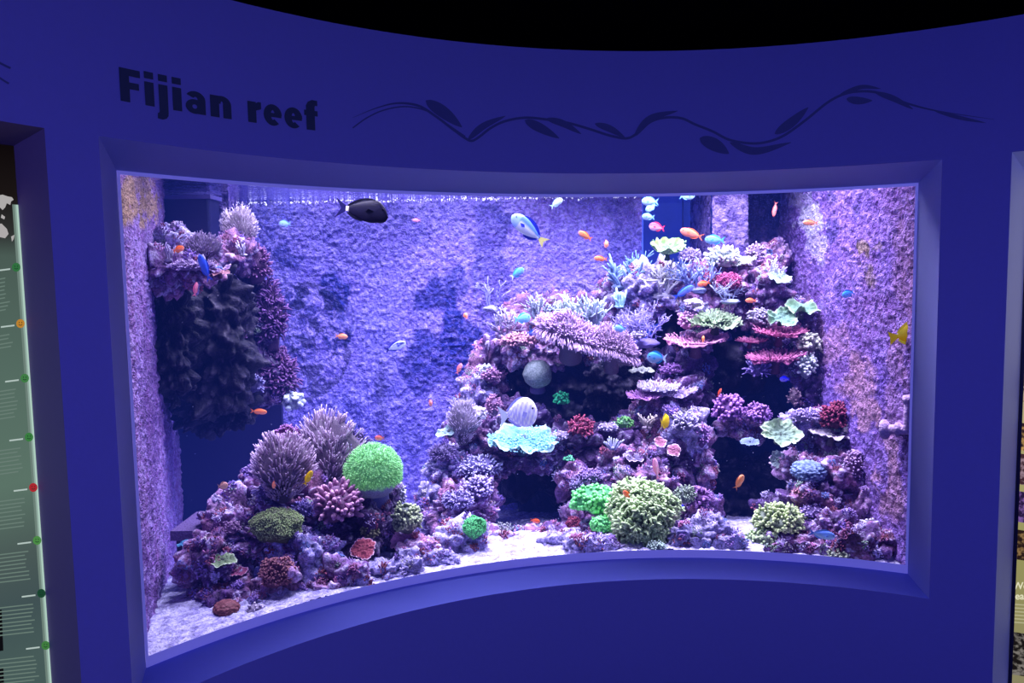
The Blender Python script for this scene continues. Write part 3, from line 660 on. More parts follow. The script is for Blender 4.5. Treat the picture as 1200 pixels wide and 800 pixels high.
RK = [
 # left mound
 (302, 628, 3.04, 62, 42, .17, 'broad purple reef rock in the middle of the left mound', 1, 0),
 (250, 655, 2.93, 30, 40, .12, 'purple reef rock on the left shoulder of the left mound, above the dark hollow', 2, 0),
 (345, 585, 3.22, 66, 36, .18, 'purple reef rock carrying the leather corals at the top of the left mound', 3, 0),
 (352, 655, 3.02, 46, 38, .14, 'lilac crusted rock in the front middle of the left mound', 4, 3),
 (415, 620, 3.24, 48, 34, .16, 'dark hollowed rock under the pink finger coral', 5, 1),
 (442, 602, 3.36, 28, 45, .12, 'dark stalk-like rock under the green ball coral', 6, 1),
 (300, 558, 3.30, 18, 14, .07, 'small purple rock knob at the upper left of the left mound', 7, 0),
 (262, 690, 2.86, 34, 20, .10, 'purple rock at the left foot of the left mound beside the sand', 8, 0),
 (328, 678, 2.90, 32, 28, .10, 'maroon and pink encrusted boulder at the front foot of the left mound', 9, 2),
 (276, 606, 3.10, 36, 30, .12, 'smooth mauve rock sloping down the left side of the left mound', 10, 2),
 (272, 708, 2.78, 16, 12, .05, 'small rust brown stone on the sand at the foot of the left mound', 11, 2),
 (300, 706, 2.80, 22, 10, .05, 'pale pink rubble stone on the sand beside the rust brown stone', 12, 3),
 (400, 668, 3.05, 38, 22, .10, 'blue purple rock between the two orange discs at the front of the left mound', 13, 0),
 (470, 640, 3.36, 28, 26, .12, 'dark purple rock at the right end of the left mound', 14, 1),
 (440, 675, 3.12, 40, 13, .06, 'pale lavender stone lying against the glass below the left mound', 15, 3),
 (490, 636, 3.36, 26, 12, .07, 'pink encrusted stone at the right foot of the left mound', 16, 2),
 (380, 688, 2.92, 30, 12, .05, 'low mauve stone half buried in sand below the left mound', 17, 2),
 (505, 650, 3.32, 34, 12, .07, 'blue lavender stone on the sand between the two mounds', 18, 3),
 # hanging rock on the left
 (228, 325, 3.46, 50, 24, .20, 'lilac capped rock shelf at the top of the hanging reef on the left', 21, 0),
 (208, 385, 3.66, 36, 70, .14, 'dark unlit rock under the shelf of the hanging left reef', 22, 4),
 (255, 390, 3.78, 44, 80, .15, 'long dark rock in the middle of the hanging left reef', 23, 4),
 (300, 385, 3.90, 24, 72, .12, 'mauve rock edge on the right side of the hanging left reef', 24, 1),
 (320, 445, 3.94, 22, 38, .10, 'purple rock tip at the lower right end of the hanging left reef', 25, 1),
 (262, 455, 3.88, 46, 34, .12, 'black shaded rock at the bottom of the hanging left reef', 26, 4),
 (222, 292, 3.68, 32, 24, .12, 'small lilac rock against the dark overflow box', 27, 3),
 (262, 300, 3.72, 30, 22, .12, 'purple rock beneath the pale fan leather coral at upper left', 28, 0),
 # filler deep in the reef, near-black to stand in for cave shade
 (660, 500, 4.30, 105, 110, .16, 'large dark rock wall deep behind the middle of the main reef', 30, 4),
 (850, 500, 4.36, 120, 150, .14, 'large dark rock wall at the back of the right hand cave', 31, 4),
 # main reef, left flank
 (540, 600, 3.66, 44, 36, .15, 'crusty lilac rock at the left foot of the main reef', 32, 0),
 (530, 548, 3.84, 34, 30, .14, 'pale crusted rock on the left flank of the main reef below the grey leather coral', 33, 3),
 (572, 520, 3.98, 46, 40, .15, 'purple rock left of the blue plate coral', 34, 0),
 (572, 440, 4.22, 20, 42, .12, 'lilac rock rising on the left edge of the upper reef', 35, 0),
 (622, 404, 4.28, 42, 30, .14, 'pink crusted rock at the left end of the upper shelf', 36, 2),
 (690, 392, 4.26, 58, 34, .16, 'rock shelf under the long lilac leather coral', 37, 0),
 (600, 548, 3.92, 44, 22, .12, 'dark bridge rock over the small cave', 38, 1),
 (580, 590, 3.72, 26, 34, .10, 'purple rock pillar left of the small cave', 39, 0),
 (690, 520, 3.95, 60, 24, .14, 'dark ledge rock below the maroon leafy coral', 40, 1),
 (690, 560, 3.84, 40, 22, .12, 'purple rock above the bright green polyps', 41, 0),
 (655, 600, 3.74, 26, 26, .10, 'maroon purple rock right of the small cave', 42, 2),
 (570, 632, 3.52, 40, 12, .07, 'low lavender rubble on the sand below the small cave', 43, 3),
 (655, 634, 3.50, 44, 14, .08, 'blue lavender rubble on the sand right of the small cave', 44, 3),
 (705, 625, 3.58, 30, 22, .09, 'purple rock below the two green polyp patches', 45, 0),
 (760, 590, 3.70, 40, 50, .14, 'rock core under the big pale green leathery coral', 46, 0),
 # centre
 (770, 345, 4.26, 50, 32, .15, 'lilac rock at the crest of the main reef below the white branching coral', 47, 3),
 (722, 350, 4.32, 30, 30, .12, 'purple rock left of the reef crest', 48, 0),
 (840, 345, 4.24, 46, 38, .15, 'purple rock under the red spongy coral near the reef crest', 49, 0),
 (892, 350, 4.22, 30, 44, .15, 'dark purple rock at the right end of the reef crest', 50, 0),
 (905, 305, 4.36, 22, 24, .10, 'maroon rock peak beside the right wall', 51, 2),
 (812, 360, 4.12, 20, 12, .07, 'pale pink dome rock above the pink table coral', 52, 3),
 (822, 398, 4.16, 30, 12, .10, 'purple rock beneath the pink table coral', 53, 0),
 (790, 425, 4.20, 42, 22, .12, 'dark rock behind the blue parrot-coloured fish', 54, 1),
 (780, 470, 4.02, 38, 28, .13, 'purple rock column under the lilac table corals', 55, 0),
 (800, 505, 3.90, 30, 30, .12, 'lilac crusted rock right of the yellow tang', 56, 3),
 (780, 545, 3.88, 34, 30, .12, 'maroon rock above the big pale green leathery coral', 57, 1),
 (822, 540, 3.90, 20, 40, .10, 'purple rock edge on the left side of the dark channel', 58, 2),
 (822, 600, 3.66, 24, 26, .09, 'crumpled purple rock right of the big pale green leathery coral', 59, 0),
 (830, 630, 3.46, 32, 20, .09, 'pale lavender boulder on the sand at the foot of the dark channel', 60, 3),
 (790, 640, 3.48, 20, 12, .06, 'purple stone with a red patch in front of the big pale green coral', 61, 0),
 # right
 (922, 372, 4.18, 34, 26, .12, 'dark rock under the mint folded coral', 62, 0),
 (905, 410, 4.14, 40, 22, .12, 'dark purple rock between the red table corals', 63, 1),
 (948, 422, 4.08, 26, 34, .12, 'purple rock on the right flank of the upper reef', 64, 0),
 (965, 462, 4.00, 28, 22, .10, 'dark rock beneath the cream knobby coral on the right flank', 65, 1),
 (870, 500, 4.02, 32, 22, .12, 'purple knobbly ledge in front of the right hand cave', 66, 2),
 (945, 500, 3.82, 38, 24, .13, 'lilac rock behind the green cup coral', 67, 3),
 (975, 520, 3.76, 34, 28, .13, 'purple rock under the maroon tufted coral', 68, 0),
 (935, 545, 3.66, 34, 20, .11, 'mauve rock beneath the blue honeycomb coral', 69, 2),
 (990, 570, 3.56, 34, 42, .13, 'speckled purple rock on the far right slope', 70, 0),
 (950, 590, 3.50, 38, 30, .13, 'purple and rust rock in the middle of the right slope', 71, 0),
 (1015, 600, 3.42, 26, 34, .10, 'rosy rock against the right wall', 72, 2),
 (930, 628, 3.36, 42, 16, .08, 'flat purple rock above the blue oval fish', 73, 0),
 (1008, 636, 3.28, 34, 24, .09, 'dark purple rock at the right foot of the slope', 74, 0),
 (965, 640, 3.30, 30, 12, .06, 'low purple stone beside the lower green clustered coral', 75, 0),
 (905, 600, 3.62, 26, 26, .10, 'dark blue rock at the right side of the dark channel', 76, 1),
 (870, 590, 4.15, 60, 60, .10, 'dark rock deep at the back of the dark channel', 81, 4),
 (735, 632, 3.40, 40, 14, .08, 'lavender rubble along the glass in front of the large leathery coral', 82, 3),
 (690, 632, 3.42, 30, 16, .08, 'blue lavender rubble stone below the round green polyp patch', 83, 3),
 (628, 628, 3.46, 34, 16, .09, 'purple rubble on the sand in front of the small cave', 84, 0),
 (805, 626, 3.38, 34, 22, .09, 'pinkish lavender boulder right of the foot of the large leathery coral', 85, 3),
 (845, 634, 3.32, 20, 12, .06, 'pale lavender stone left of the patch of sand in the dark channel', 86, 3),
 (540, 628, 3.46, 40, 20, .10, 'lavender crusted boulder at the left front foot of the main reef', 87, 3),
 (598, 622, 3.50, 30, 20, .09, 'dull purple boulder at the foot of the cave pillar', 88, 0),
 (520, 655, 3.24, 24, 14, .06, 'blue lavender stone close to the glass between the two mounds', 89, 3),
 (455, 668, 3.14, 30, 16, .07, 'mauve white stone with pink crust close to the glass', 90, 3),
 (410, 684, 3.00, 26, 10, .05, 'small pale blue stone near the glass below the salmon disc coral', 91, 3),
 (978, 622, 3.26, 26, 26, .09, 'shadowed purple rock right of the blue oval fish', 92, 0),
 (1038, 640, 3.16, 18, 20, .07, 'dark purple rock at the bottom right corner of the tank', 93, 0),
 (925, 640, 3.24, 30, 12, .06, 'low purple stone near the glass below the pale green clustered corals', 94, 0),
 (600, 500, 4.05, 40, 34, .12, 'dark purple rock directly below the cyan plate coral', 95, 1),
 (640, 545, 3.95, 46, 22, .12, 'purple crusted rock lintel over the small cave', 96, 0),
 (735, 545, 3.86, 40, 26, .12, 'dusky purple rock left of the pink wrasse', 97, 0),
 (720, 455, 4.20, 40, 40, .12, 'dark rock in the deep shade right of the emerald zoanthids', 98, 4),
 (755, 500, 3.98, 36, 26, .12, 'lilac mottled rock under the yellow tang', 99, 0),
 (808, 455, 4.12, 22, 40, .10, 'dark rock spur left of the right hand cave', 100, 1),
 (650, 360, 4.36, 60, 16, .10, 'purple rock ridge behind the mint thicket corals', 101, 0),
 (560, 470, 4.10, 24, 40, .12, 'lilac rock beside the cream stony lump coral', 102, 3),
 (500, 600, 3.72, 22, 40, .10, 'blue lavender rock at the left edge of the main reef', 103, 3),
 (1000, 520, 3.66, 22, 40, .10, 'dark rock wedged against the right wall', 104, 1),
 (235, 700, 2.90, 16, 20, .07, 'small dark purple rock at the left edge of the left mound', 105, 1),
]
FRONT = {15: (438, 676, 3.05, 40, 18), 17: (385, 692, 2.88, 30, 14), 18: (495, 655, 3.18, 30, 20), 44: (652, 636, 3.38, 30, 15), 45: (705, 628, 3.46), 60: (832, 626, 3.34, 36, 26), 61: (790, 644, 3.32), 82: (718, 642, 3.28, 14, 9), 83: (686, 638, 3.30, 28, 14), 85: (810, 632, 3.30, 32, 22),
         86: (856, 636, 3.24, 22, 14), 87: (538, 635, 3.34, 34, 24), 89: (516, 658, 3.16, 28, 20), 90: (465, 670, 3.04, 34, 20), 91: (415, 688, 2.93, 26, 14), 94: (925, 648, 3.16), 75: (962, 648, 3.16), 16: (490, 640, 3.24), 74: (1008, 642, 3.14), 13: (400, 674, 2.98), 21: (212, 316, 3.30, 56, 20), 22: (200, 400, 3.42, 36, 84), 23: (250, 400, 3.62, 46, 90), 26: (250, 470, 3.75, 52, 44), 27: (206, 290, 3.55),
         38: (596, 534, 3.92), 96: (648, 534, 3.95), 39: (564, 588, 3.72), 42: (682, 606, 3.74, 22, 24), 88: (592, 628, 3.52, 30, 15), 43: (565, 634, 3.50, 36, 12), 84: (634, 632, 3.54, 36, 14), 37: (690, 396, 4.28)}
RK = [((FRONT[r[7]] + tuple(r[len(FRONT[r[7]]):])) if r[7] in FRONT else r) for r in RK]
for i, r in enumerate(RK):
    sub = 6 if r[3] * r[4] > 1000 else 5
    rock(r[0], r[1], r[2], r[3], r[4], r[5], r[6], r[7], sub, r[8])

# one ray-cast tree over all rocks, to rest corals on the real surface
allV = np.concatenate([r[1] for r in rocks]); offs = np.cumsum([0] + [len(r[1]) for r in rocks])[:-1]
allF = np.concatenate([r[2] + o_ for r, o_ in zip(rocks, offs)])
BVH = BVHTree.FromPolygons([tuple(v) for v in allV.tolist()], [tuple(f_) for f_ in allF.tolist()])
def hit(px, py, Y=None):
    if Y is not None: return np.array(at(px, py, Y)), np.array((0, -.5, .8))
    d = ray(px, py).normalized()
    for dy in range(0, 60, 3):
        d = ray(px, py + dy).normalized(); l, n, i, t = BVH.ray_cast(EYEP, d)
        if l is not None: return np.array(l), np.array(n)
    return np.array(at(px, py, 4.0)), np.array((0, -.5, .8))

# small encrusting growth on every rock
GC = [(0.36, 0.22, 0.52), (0.42, 0.16, 0.30), (0.58, 0.50, 0.70), (0.20, 0.12, 0.40), (0.28, 0.38, 0.28), (0.58, 0.54, 0.50), (0.32, 0.09, 0.14), (0.16, 0.24, 0.52)]
GP = [.2, .2, .14, .14, .07, .05, .15, .05]
for (o, W, F, tone, growth, seed, R3) in rocks:
    rng = np.random.RandomState(seed + 900)
    fn = np.cross(W[F[:, 1]] - W[F[:, 0]], W[F[:, 2]] - W[F[:, 0]]); ar = np.linalg.norm(fn, axis=1) / 2; fn = nrm(fn); ctr = W[F].mean(1)
    toward = nrm(np.array(EYEP) - ctr)
    wgt = ar * np.clip(fn[:, 2] + 0.35, 0, 1) * np.clip((fn * toward).sum(1) + 0.3, 0, 1) * (ctr[:, 2] > Z_SAND + 0.01)
    if wgt.sum() <= 0: continue
    ncl = int(np.clip(wgt.sum() * 480, 5, 34)) if tone not in (1, 4) else int(np.clip(wgt.sum() * 240, 3, 16))
    if tone == 4: continue
    cs = rng.choice(len(F), ncl, p=wgt / wgt.sum())
    A = Acc()
    for cfi in cs:
        c0 = ctr[cfi]; colr = np.array(GC[rng.choice(len(GC), p=np.array(GP) / sum(GP))]) * rng.uniform(0.6, 1.15)
        rad = rng.uniform(0.012, 0.036)
        dd = np.linalg.norm(ctr - c0, axis=1); near = np.where(dd < rad)[0]
        if len(near) < 3: continue
        nn_ = min(len(near), rng.randint(8, 34)); pick = rng.choice(near, nn_, replace=False)
        ln = rng.uniform(0.006, 0.018); tr = rng.uniform(0.0016, 0.0042)
        base = ctr[pick] - fn[pick] * 0.002; dr = nrm(fn[pick] + rng.normal(0, .35, (nn_, 3)) + np.array([0, 0, .4]))
        L = ln * rng.uniform(.6, 1.3, nn_)
        Pp = np.stack([base, base + dr * L[:, None] * .5, base + dr * L[:, None]], 1)
        Rr = np.stack([np.full(nn_, tr * .9), np.full(nn_, tr), np.full(nn_, tr * .8)], 1) * rng.uniform(.7, 1.3, (nn_, 1))
        V, Fx, t = tubes(Pp, Rr, 5); A.add(V, Fx, np.clip(mixc(colr * .45, colr * 1.1, t), 0, 1))
    if A.n:
        V, Fx, c_ = A.get(); g = mk('encrusting_growth', V - np.array(o.location), Fx, M['growth'], None, c_); g.parent = o; g['kind'] = 'stuff'

# ------------------------------------------------------------------ coral builders
def frame(n, up=0.6):
    """tilt matrix: local z follows blend of up and the surface normal, leaning toward the open water"""
    z = nrm(np.array(n) * (1 - up) + np.array([0, 0, 1.0]) * up); x = nrm(np.cross(np.array([0, 1.0, 0]), z)); y = np.cross(z, x)
    return np.stack([x, y, z], 1)
def branches(rng, h, n0, levels, spread, r0, flat=1.0, curl=0.3, kids=3):
    segs = []
    def grow(p, d, L, r, lev):
        q = p + d * L * .5 + rng.normal(0, curl * L * .12, 3); e = p + d * L + np.array([0, 0, curl * L * .25])
        segs.append(([p, (p + q) / 2, q, (q + e) / 2, e], [r, r * .95, r * .88, r * .8, r * .65]))
        if lev <= 0: return
        for k in range(kids):
            t = rng.uniform(.35, 1.0); s = p + (e - p) * t if t < .98 else e
            dd = nrm(d + rng.normal(0, spread, 3) * np.array([1, flat, .7]) + np.array([0, 0, .25]))
            grow(s, dd, L * rng.uniform(.5, .8), r * .72, lev - 1)
    for k in range(n0):
        a = rng.uniform(0, 2 * math.pi); tl = rng.uniform(.1, 1.0) * spread * 1.3
        d = nrm(np.array([math.cos(a) * tl, math.sin(a) * tl * flat, 1.0]))
        grow(np.array([math.cos(a) * .1 * h, math.sin(a) * .1 * h * flat, -0.1 * h]), d, h * rng.uniform(.45, .62), r0, levels)
    return np.array([s[0] for s in segs]), np.array([s[1] for s in segs])
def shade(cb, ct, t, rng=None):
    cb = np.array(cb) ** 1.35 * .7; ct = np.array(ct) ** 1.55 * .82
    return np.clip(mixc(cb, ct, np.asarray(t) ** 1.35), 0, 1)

def coral_branch(px, py, hpx, label, cb, ct, seed=0, n0=9, levels=2, spread=.6, thick=.045, flat=.6, kids=3, Y=None, name='branching_coral', up=.75, wide=1.0, cat='coral', glow=False):
    P0, n = hit(px, py, Y); s = P0[1] / F_PX; h = hpx * s; rng = np.random.RandomState(seed + 100)
    P, R = branches(rng, h, n0, levels, spread, h * thick, flat, kids=kids)
    # normalise height
    top = P[..., 2].max(); P *= h / max(top, 1e-6); P[..., 0] *= wide
    V, F, t = tubes(P, R * 1.0, 6); hgt = np.clip(V[:, 2] / h, 0, 1)
    V = V @ frame(n, up).T + P0
    root = tag(empty(name, tuple(P0)), label, cat)
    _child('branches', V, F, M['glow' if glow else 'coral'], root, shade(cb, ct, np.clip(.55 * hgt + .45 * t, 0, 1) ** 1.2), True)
    b, Fb = ico(3); rb = h * .28
    Vb = (b * np.array([rb * wide, rb * .8, rb * .4])) ; Vb = Vb * (1 + .2 * fbm(b * 3 + seed, 3, seed)[:, None]); _child('holdfast', Vb @ frame(n, up).T + P0 - n * rb * .2, Fb, M['coral'], root, np.tile(np.array(cb) * .6, (len(Vb), 1)), True)
    return root
def coral_leather(px, py, wpx, hpx, label, cb, ct, seed=0, nt=260, tl=.2, Y=None, name='leather_coral', droop=0.0, thick=.02, lobes=3, fan=True, off=0.35, slope=0.0):
    """fleshy dome covered in fingers"""
    P0, n = hit(px, py, Y); s = P0[1] / F_PX; w = wpx * s / 2; h = hpx * s; rng = np.random.RandomState(seed + 300)
    root = tag(empty(name, tuple(P0)), label, 'coral')
    b, Fb = ico(4); d = nrm(b)
    lob = 1 + .16 * np.sin(lobes * np.arctan2(d[:, 1], d[:, 0]) + seed) + .14 * fbm(d * 2.2 + seed, 3, seed)
    rad = np.array([w * .82, w * .5, h * .62])
    ctr = P0 + np.array([0, -w * off, h * .22])
    Vb = d * rad * lob[:, None]; Vb[:, 2] = np.where(Vb[:, 2] < 0, Vb[:, 2] * .45, Vb[:, 2])
    Vb[:, 2] -= slope * Vb[:, 0]; _child('cap', Vb + ctr, Fb, M['coral'], root, np.tile(np.array(cb) * .28, (len(Vb), 1)), True)  # cap painted dark as shade between the tentacles
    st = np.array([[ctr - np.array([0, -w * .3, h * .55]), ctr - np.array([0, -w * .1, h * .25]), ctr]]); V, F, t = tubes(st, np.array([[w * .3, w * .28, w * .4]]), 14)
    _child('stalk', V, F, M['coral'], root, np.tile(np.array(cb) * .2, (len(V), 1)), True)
    u = nrm(rng.normal(size=(nt * 3, 3))); u = u[(u[:, 2] > (-.35 if droop else -.75)) & (u[:, 1] < .55)][:nt]
    lo = 1 + .16 * np.sin(lobes * np.arctan2(u[:, 1], u[:, 0]) + seed) + .14 * fbm(u * 2.2 + seed, 3, seed)
    b0 = u * rad * lo[:, None]; b0[:, 2] = np.where(b0[:, 2] < 0, b0[:, 2] * .45, b0[:, 2])
    if not droop:
        lw_ = np.clip(-u[:, 2], 0, 1)[:, None]; b0 = b0 * np.array([1, 1, 2.4]) * np.where(u[:, 2:3] < 0, 1, 1 / np.array([1, 1, 2.4])); b0[:, :2] *= (1 - .75 * lw_)
        dr = nrm(nrm(u) * np.array([.75, .75, .3]) + rng.normal(0, .16, u.shape) + np.array([0, 0, .75]))
    else: dr = nrm(u / rad * rad.mean() * .7 + rng.normal(0, .2, u.shape) + np.array([0, -.35, 0]) + np.array([0, 0, 1.0]) * np.where(u[:, 2:3] > .1, .5, -.6))
    b0[:, 2] -= slope * b0[:, 0]; L = w * tl * rng.uniform(.7, 1.3, len(u))
    sag = np.array([0, 0, -1.0]) * droop * .4
    P = np.stack([b0 * .96, b0 + dr * L[:, None] * .4, b0 + dr * L[:, None] * .75 + sag * L[:, None] * .4, b0 + dr * L[:, None] + sag * L[:, None]], 1) + ctr
    r = w * thick; R = np.tile(np.array([r * 1.1, r, r * 1.0, r * .8]), (len(u), 1))
    V, F, t = tubes(P, R, 5)
    o = _child('tentacles', V, F, M['coral'], root, shade(np.array(cb), ct, t ** .8), True); o['kind'] = 'stuff'
    return root
def coral_ball(px, py, rpx, label, cb, ct, seed=0, Y=None, name='brain_coral', fuzz=0.0, glow=False, sx=1.0, sz=1.0, base_col=(.06, .04, .14), bump=0.02, fr=60, cutoff=-0.5, fwd=.5):
    P0, n = hit(px, py, Y); s = P0[1] / F_PX; r = rpx * s; rng = np.random.RandomState(seed + 500)
    root = tag(empty(name, tuple(P0)), label, 'coral'); ctr = P0 + np.array([0, -r * fwd, 0])
    b, F = ico(5); d = nrm(b); w1, _ = worley(d * r * fr * 2 + seed, seed)
    V = d * np.array([r * sx, r, r * sz]) * (1 + .05 * fbm(d * 1.8 + seed, 2, seed) + bump * (.5 - w1))[:, None]
    col = shade(np.array(cb), ct, np.clip(1.1 - w1 * 1.3, 0, 1))
    low = np.clip((cutoff + .12 * fbm(d * 4, 2, seed) - d[:, 2]) * 8, 0, 1)[:, None] if cutoff > -.99 else 0
    col = col * (1 - low) + np.array(base_col) * low
    _child('dome', V + ctr, F, M['glow' if glow else 'coral'], root, col, True)
    if fuzz:
        nt = 1500; u = nrm(rng.normal(size=(nt * 3, 3))); u = u[(u[:, 2] > cutoff + .06) & (u[:, 1] < .4)][:nt]
        b0 = u * np.array([r * sx, r, r * sz]); dr = nrm(u + rng.normal(0, .35, u.shape) + np.array([0, 0, -.25])); L = r * fuzz * rng.uniform(.6, 1.2, len(u))
        P = np.stack([b0, b0 + dr * L[:, None] * .5, b0 + dr * L[:, None]], 1) + ctr; rr = r * .016
        V, F, t = tubes(P, np.tile([rr, rr, rr * .7], (len(u), 1)), 4); c_ = shade(np.array(cb), ct, t); c_ = c_ * (0.8 + .4 * np.repeat(rng.rand(len(u)), 13)[:, None])
        o = _child('polyps', V, F, M['glow' if glow else 'coral'], root, np.clip(c_, 0, 1), True); o['kind'] = 'stuff'
    st = np.array([[ctr - np.array([0, -r * .3, r * 1.25]), ctr - np.array([0, -r * .1, r * .6]), ctr]]); V, F, t = tubes(st, np.array([[r * .55, r * .5, r * .6]]), 14)
    _child('stalk', V, F, M['coral'], root, np.tile(np.array(base_col), (len(V), 1)), True)
    return root
def disc_mesh(R, cup, ruf, lobes, seed, asp=1.0, nr=26, nt=120, wave=0.10):
    t = np.arange(nt) * 2 * math.pi / nt; r = np.linspace(0.02, 1, nr); T, Rr = np.meshgrid(t, r, indexing='ij'); T = T.ravel(); Rr = Rr.ravel()
    D = np.stack([np.cos(T), np.sin(T), np.zeros_like(T)], 1)
    edge = 1 + .16 * fbm(D * 1.4 + seed, 3, seed) + .07 * fbm(D * 7, 2, seed) + wave * .6 * np.sin(lobes * T + seed)
    x = np.cos(T) * Rr * edge * R; y = np.sin(T) * Rr * edge * R * asp
    z = cup * R * Rr ** 2 + ruf * R * Rr ** 3 * np.sin(lobes * T + 2 * np.sin(T * 2 + seed)) + ruf * 1.3 * R * Rr ** 2 * fbm(D * 1.9 + seed * 3, 3, seed + 4) + .045 * R * fbm(np.stack([x / R, y / R, 0 * x], 1) * 8, 3, seed)
    V = np.stack([x, y, z], 1); F = grid_faces(nt, nr, True); n = len(V)
    V2 = V.copy(); V2[:, 2] -= .035 * R * (1.2 - Rr * .5)
    idx = np.arange(nt) * nr + nr - 1; nx_ = np.roll(idx, -1)
    side = np.stack([idx, idx + n, nx_ + n, nx_], 1)
    Fa = np.concatenate([F, F[:, ::-1] + n, side])
    return np.vstack([V, V2]), Fa, np.concatenate([Rr, Rr * .6]), T
def tiltm(tx, ty):
    """tx: lean toward the viewer (deg), ty: roll (deg)"""
    a = math.radians(tx); b = math.radians(ty)
    Rx = np.array([[1, 0, 0], [0, math.cos(a), -math.sin(a)], [0, math.sin(a), math.cos(a)]]); Ry = np.array([[math.cos(b), 0, math.sin(b)], [0, 1, 0], [-math.sin(b), 0, math.cos(b)]])
    return Ry @ Rx
def coral_plate(px, py, rpx, label, cb, ct, seed=0, Y=None, name='plate_coral', cup=.1, ruf=.08, lobes=5, tilt=25, roll=0, asp=.7, nubs=0, nubh=.1, fwd=.5, tiers=1, glow=False, stem=True, rim=None):
    P0, n = hit(px, py, Y); s = P0[1] / F_PX; r = rpx * s; rng = np.random.RandomState(seed + 700)
    root = tag(empty(name, tuple(P0)), label, 'coral'); mat = M['glow' if glow else 'coral']
    for k in range(tiers):
        rk = r * (1 - .22 * k); T = tiltm(tilt + 4 * k, roll + rng.uniform(-6, 6) * k); c0 = P0 + np.array([rng.uniform(-.25, .25) * r * (k > 0), -r * asp * fwd, k * r * .22])
        V, F, t, th = disc_mesh(rk, cup, ruf, lobes, seed + k * 3, asp)
        w1, _ = worley(V / rk * 9, seed); c_ = shade(np.array(cb), ct, np.clip(t ** 2 * .9 + .35 * (.5 - w1), 0, 1)); 
        if rim is not None:
            m = np.clip((t - .9) * 12, 0, 1)[:, None]; c_ = c_ * (1 - m) + np.array(rim) * m
        _child('plate', V @ T.T + c0, F, mat, root, np.clip(c_, 0, 1), True)
        if nubs:
            nn_ = nubs; a = rng.uniform(0, 2 * math.pi, nn_); q = np.sqrt(rng.uniform(0, 1, nn_)) * 1.02
            e = 1 + .16 * fbm(np.stack([np.cos(a), np.sin(a), 0 * a], 1) * 1.4 + seed + k * 3, 3, seed + k * 3)
            b0 = np.stack([np.cos(a) * q * e * rk, np.sin(a) * q * e * rk * asp, cup * rk * q ** 2], 1)
            dr = nrm(np.stack([np.cos(a) * q * 1.1, np.sin(a) * q * 1.1, np.full(nn_, .8)], 1) + rng.normal(0, .2, (nn_, 3))); L = rk * nubh * rng.uniform(.6, 1.4, nn_)
            P = np.stack([b0, b0 + dr * L[:, None] * .5, b0 + dr * L[:, None]], 1); rr = rk * .022
            V, F, t = tubes(P @ T.T + c0, np.tile([rr * 1.2, rr, rr * .7], (nn_, 1)), 5)
            o = _child('branchlets', V, F, mat, root, shade(np.array(cb), ct, t), True); o['kind'] = 'stuff'
    if stem:
        c0 = P0 + np.array([0, -r * asp * fwd * .6, 0]); st = np.array([[P0 + np.array([0, r * .05, -r * .45]), (P0 + c0) / 2 - np.array([0, 0, r * .22]), c0]]); V, F, t = tubes(st, np.array([[r * .2, r * .13, r * .2]]), 12)
        _child('stem', V, F, M['coral'], root, np.tile(np.array(cb) * .18, (len(V), 1)), True)
    return root
def coral_knobs(px, py, wpx, hpx, label, cb, ct, seed=0, n=120, kr=.09, kl=.2, Y=None, name='knobby_coral', off=.3, glow=False, flatc=.6, up=.3, cat='coral', part='knobs', curly=0.0):
    """mound covered with blunt fingers or curled lobes"""
    P0, nn = hit(px, py, Y); s = P0[1] / F_PX; w = wpx * s / 2; h = hpx * s / 2; rng = np.random.RandomState(seed + 900); mat = M['glow' if glow else 'coral']
    root = tag(empty(name, tuple(P0)), label, cat); ctr = P0 + np.array([0, -w * off, 0]); rad = np.array([w * .8, w * flatc, h * .8])
    b, F = ico(4); d = nrm(b); lo = 1 + .22 * fbm(d * 2 + seed, 3, seed)
    _child('base', d * rad * lo[:, None] + ctr, F, mat, root, np.tile(np.array(cb) * .4, (len(d), 1)), True)
    u = nrm(rng.normal(size=(n * 3, 3))); u = u[(u[:, 1] < .5) & (u[:, 2] > -.6)][:n]
    lo = 1 + .22 * fbm(u * 2 + seed, 3, seed); b0 = u * rad * lo[:, None]; m = min(w, h)
    dr = nrm(u + rng.normal(0, .3, u.shape) + np.array([0, 0, up])); L = m * kl * rng.uniform(.6, 1.5, len(u)); side = nrm(np.cross(dr, rng.normal(size=u.shape)))
    P = np.stack([b0 * .95, b0 + dr * L[:, None] * .45, b0 + dr * L[:, None] * .8 + side * (curly * L)[:, None], b0 + dr * L[:, None] + side * (curly * 2.2 * L)[:, None]], 1) + ctr
    r = m * kr; R = np.tile([r * .8, r * .9, r * 1.05, r * .7], (len(u), 1)) * rng.uniform(.7, 1.25, (len(u), 1))
    V, F, t = tubes(P, R, 7); c_ = shade(np.array(cb), ct, t) * np.repeat(rng.uniform(.8, 1.15, len(u)), 7 * 4 + 1)[:, None]
    o = _child(part, V, F, mat, root, np.clip(c_, 0, 1), True)
    if n > 0: o['kind'] = 'stuff'
    return root

LILA = (0.56, 0.42, 0.56); LILT = (0.98, 0.84, 0.94); WHT = (0.92, 0.95, 0.90); WHB = (0.45, 0.45, 0.60)
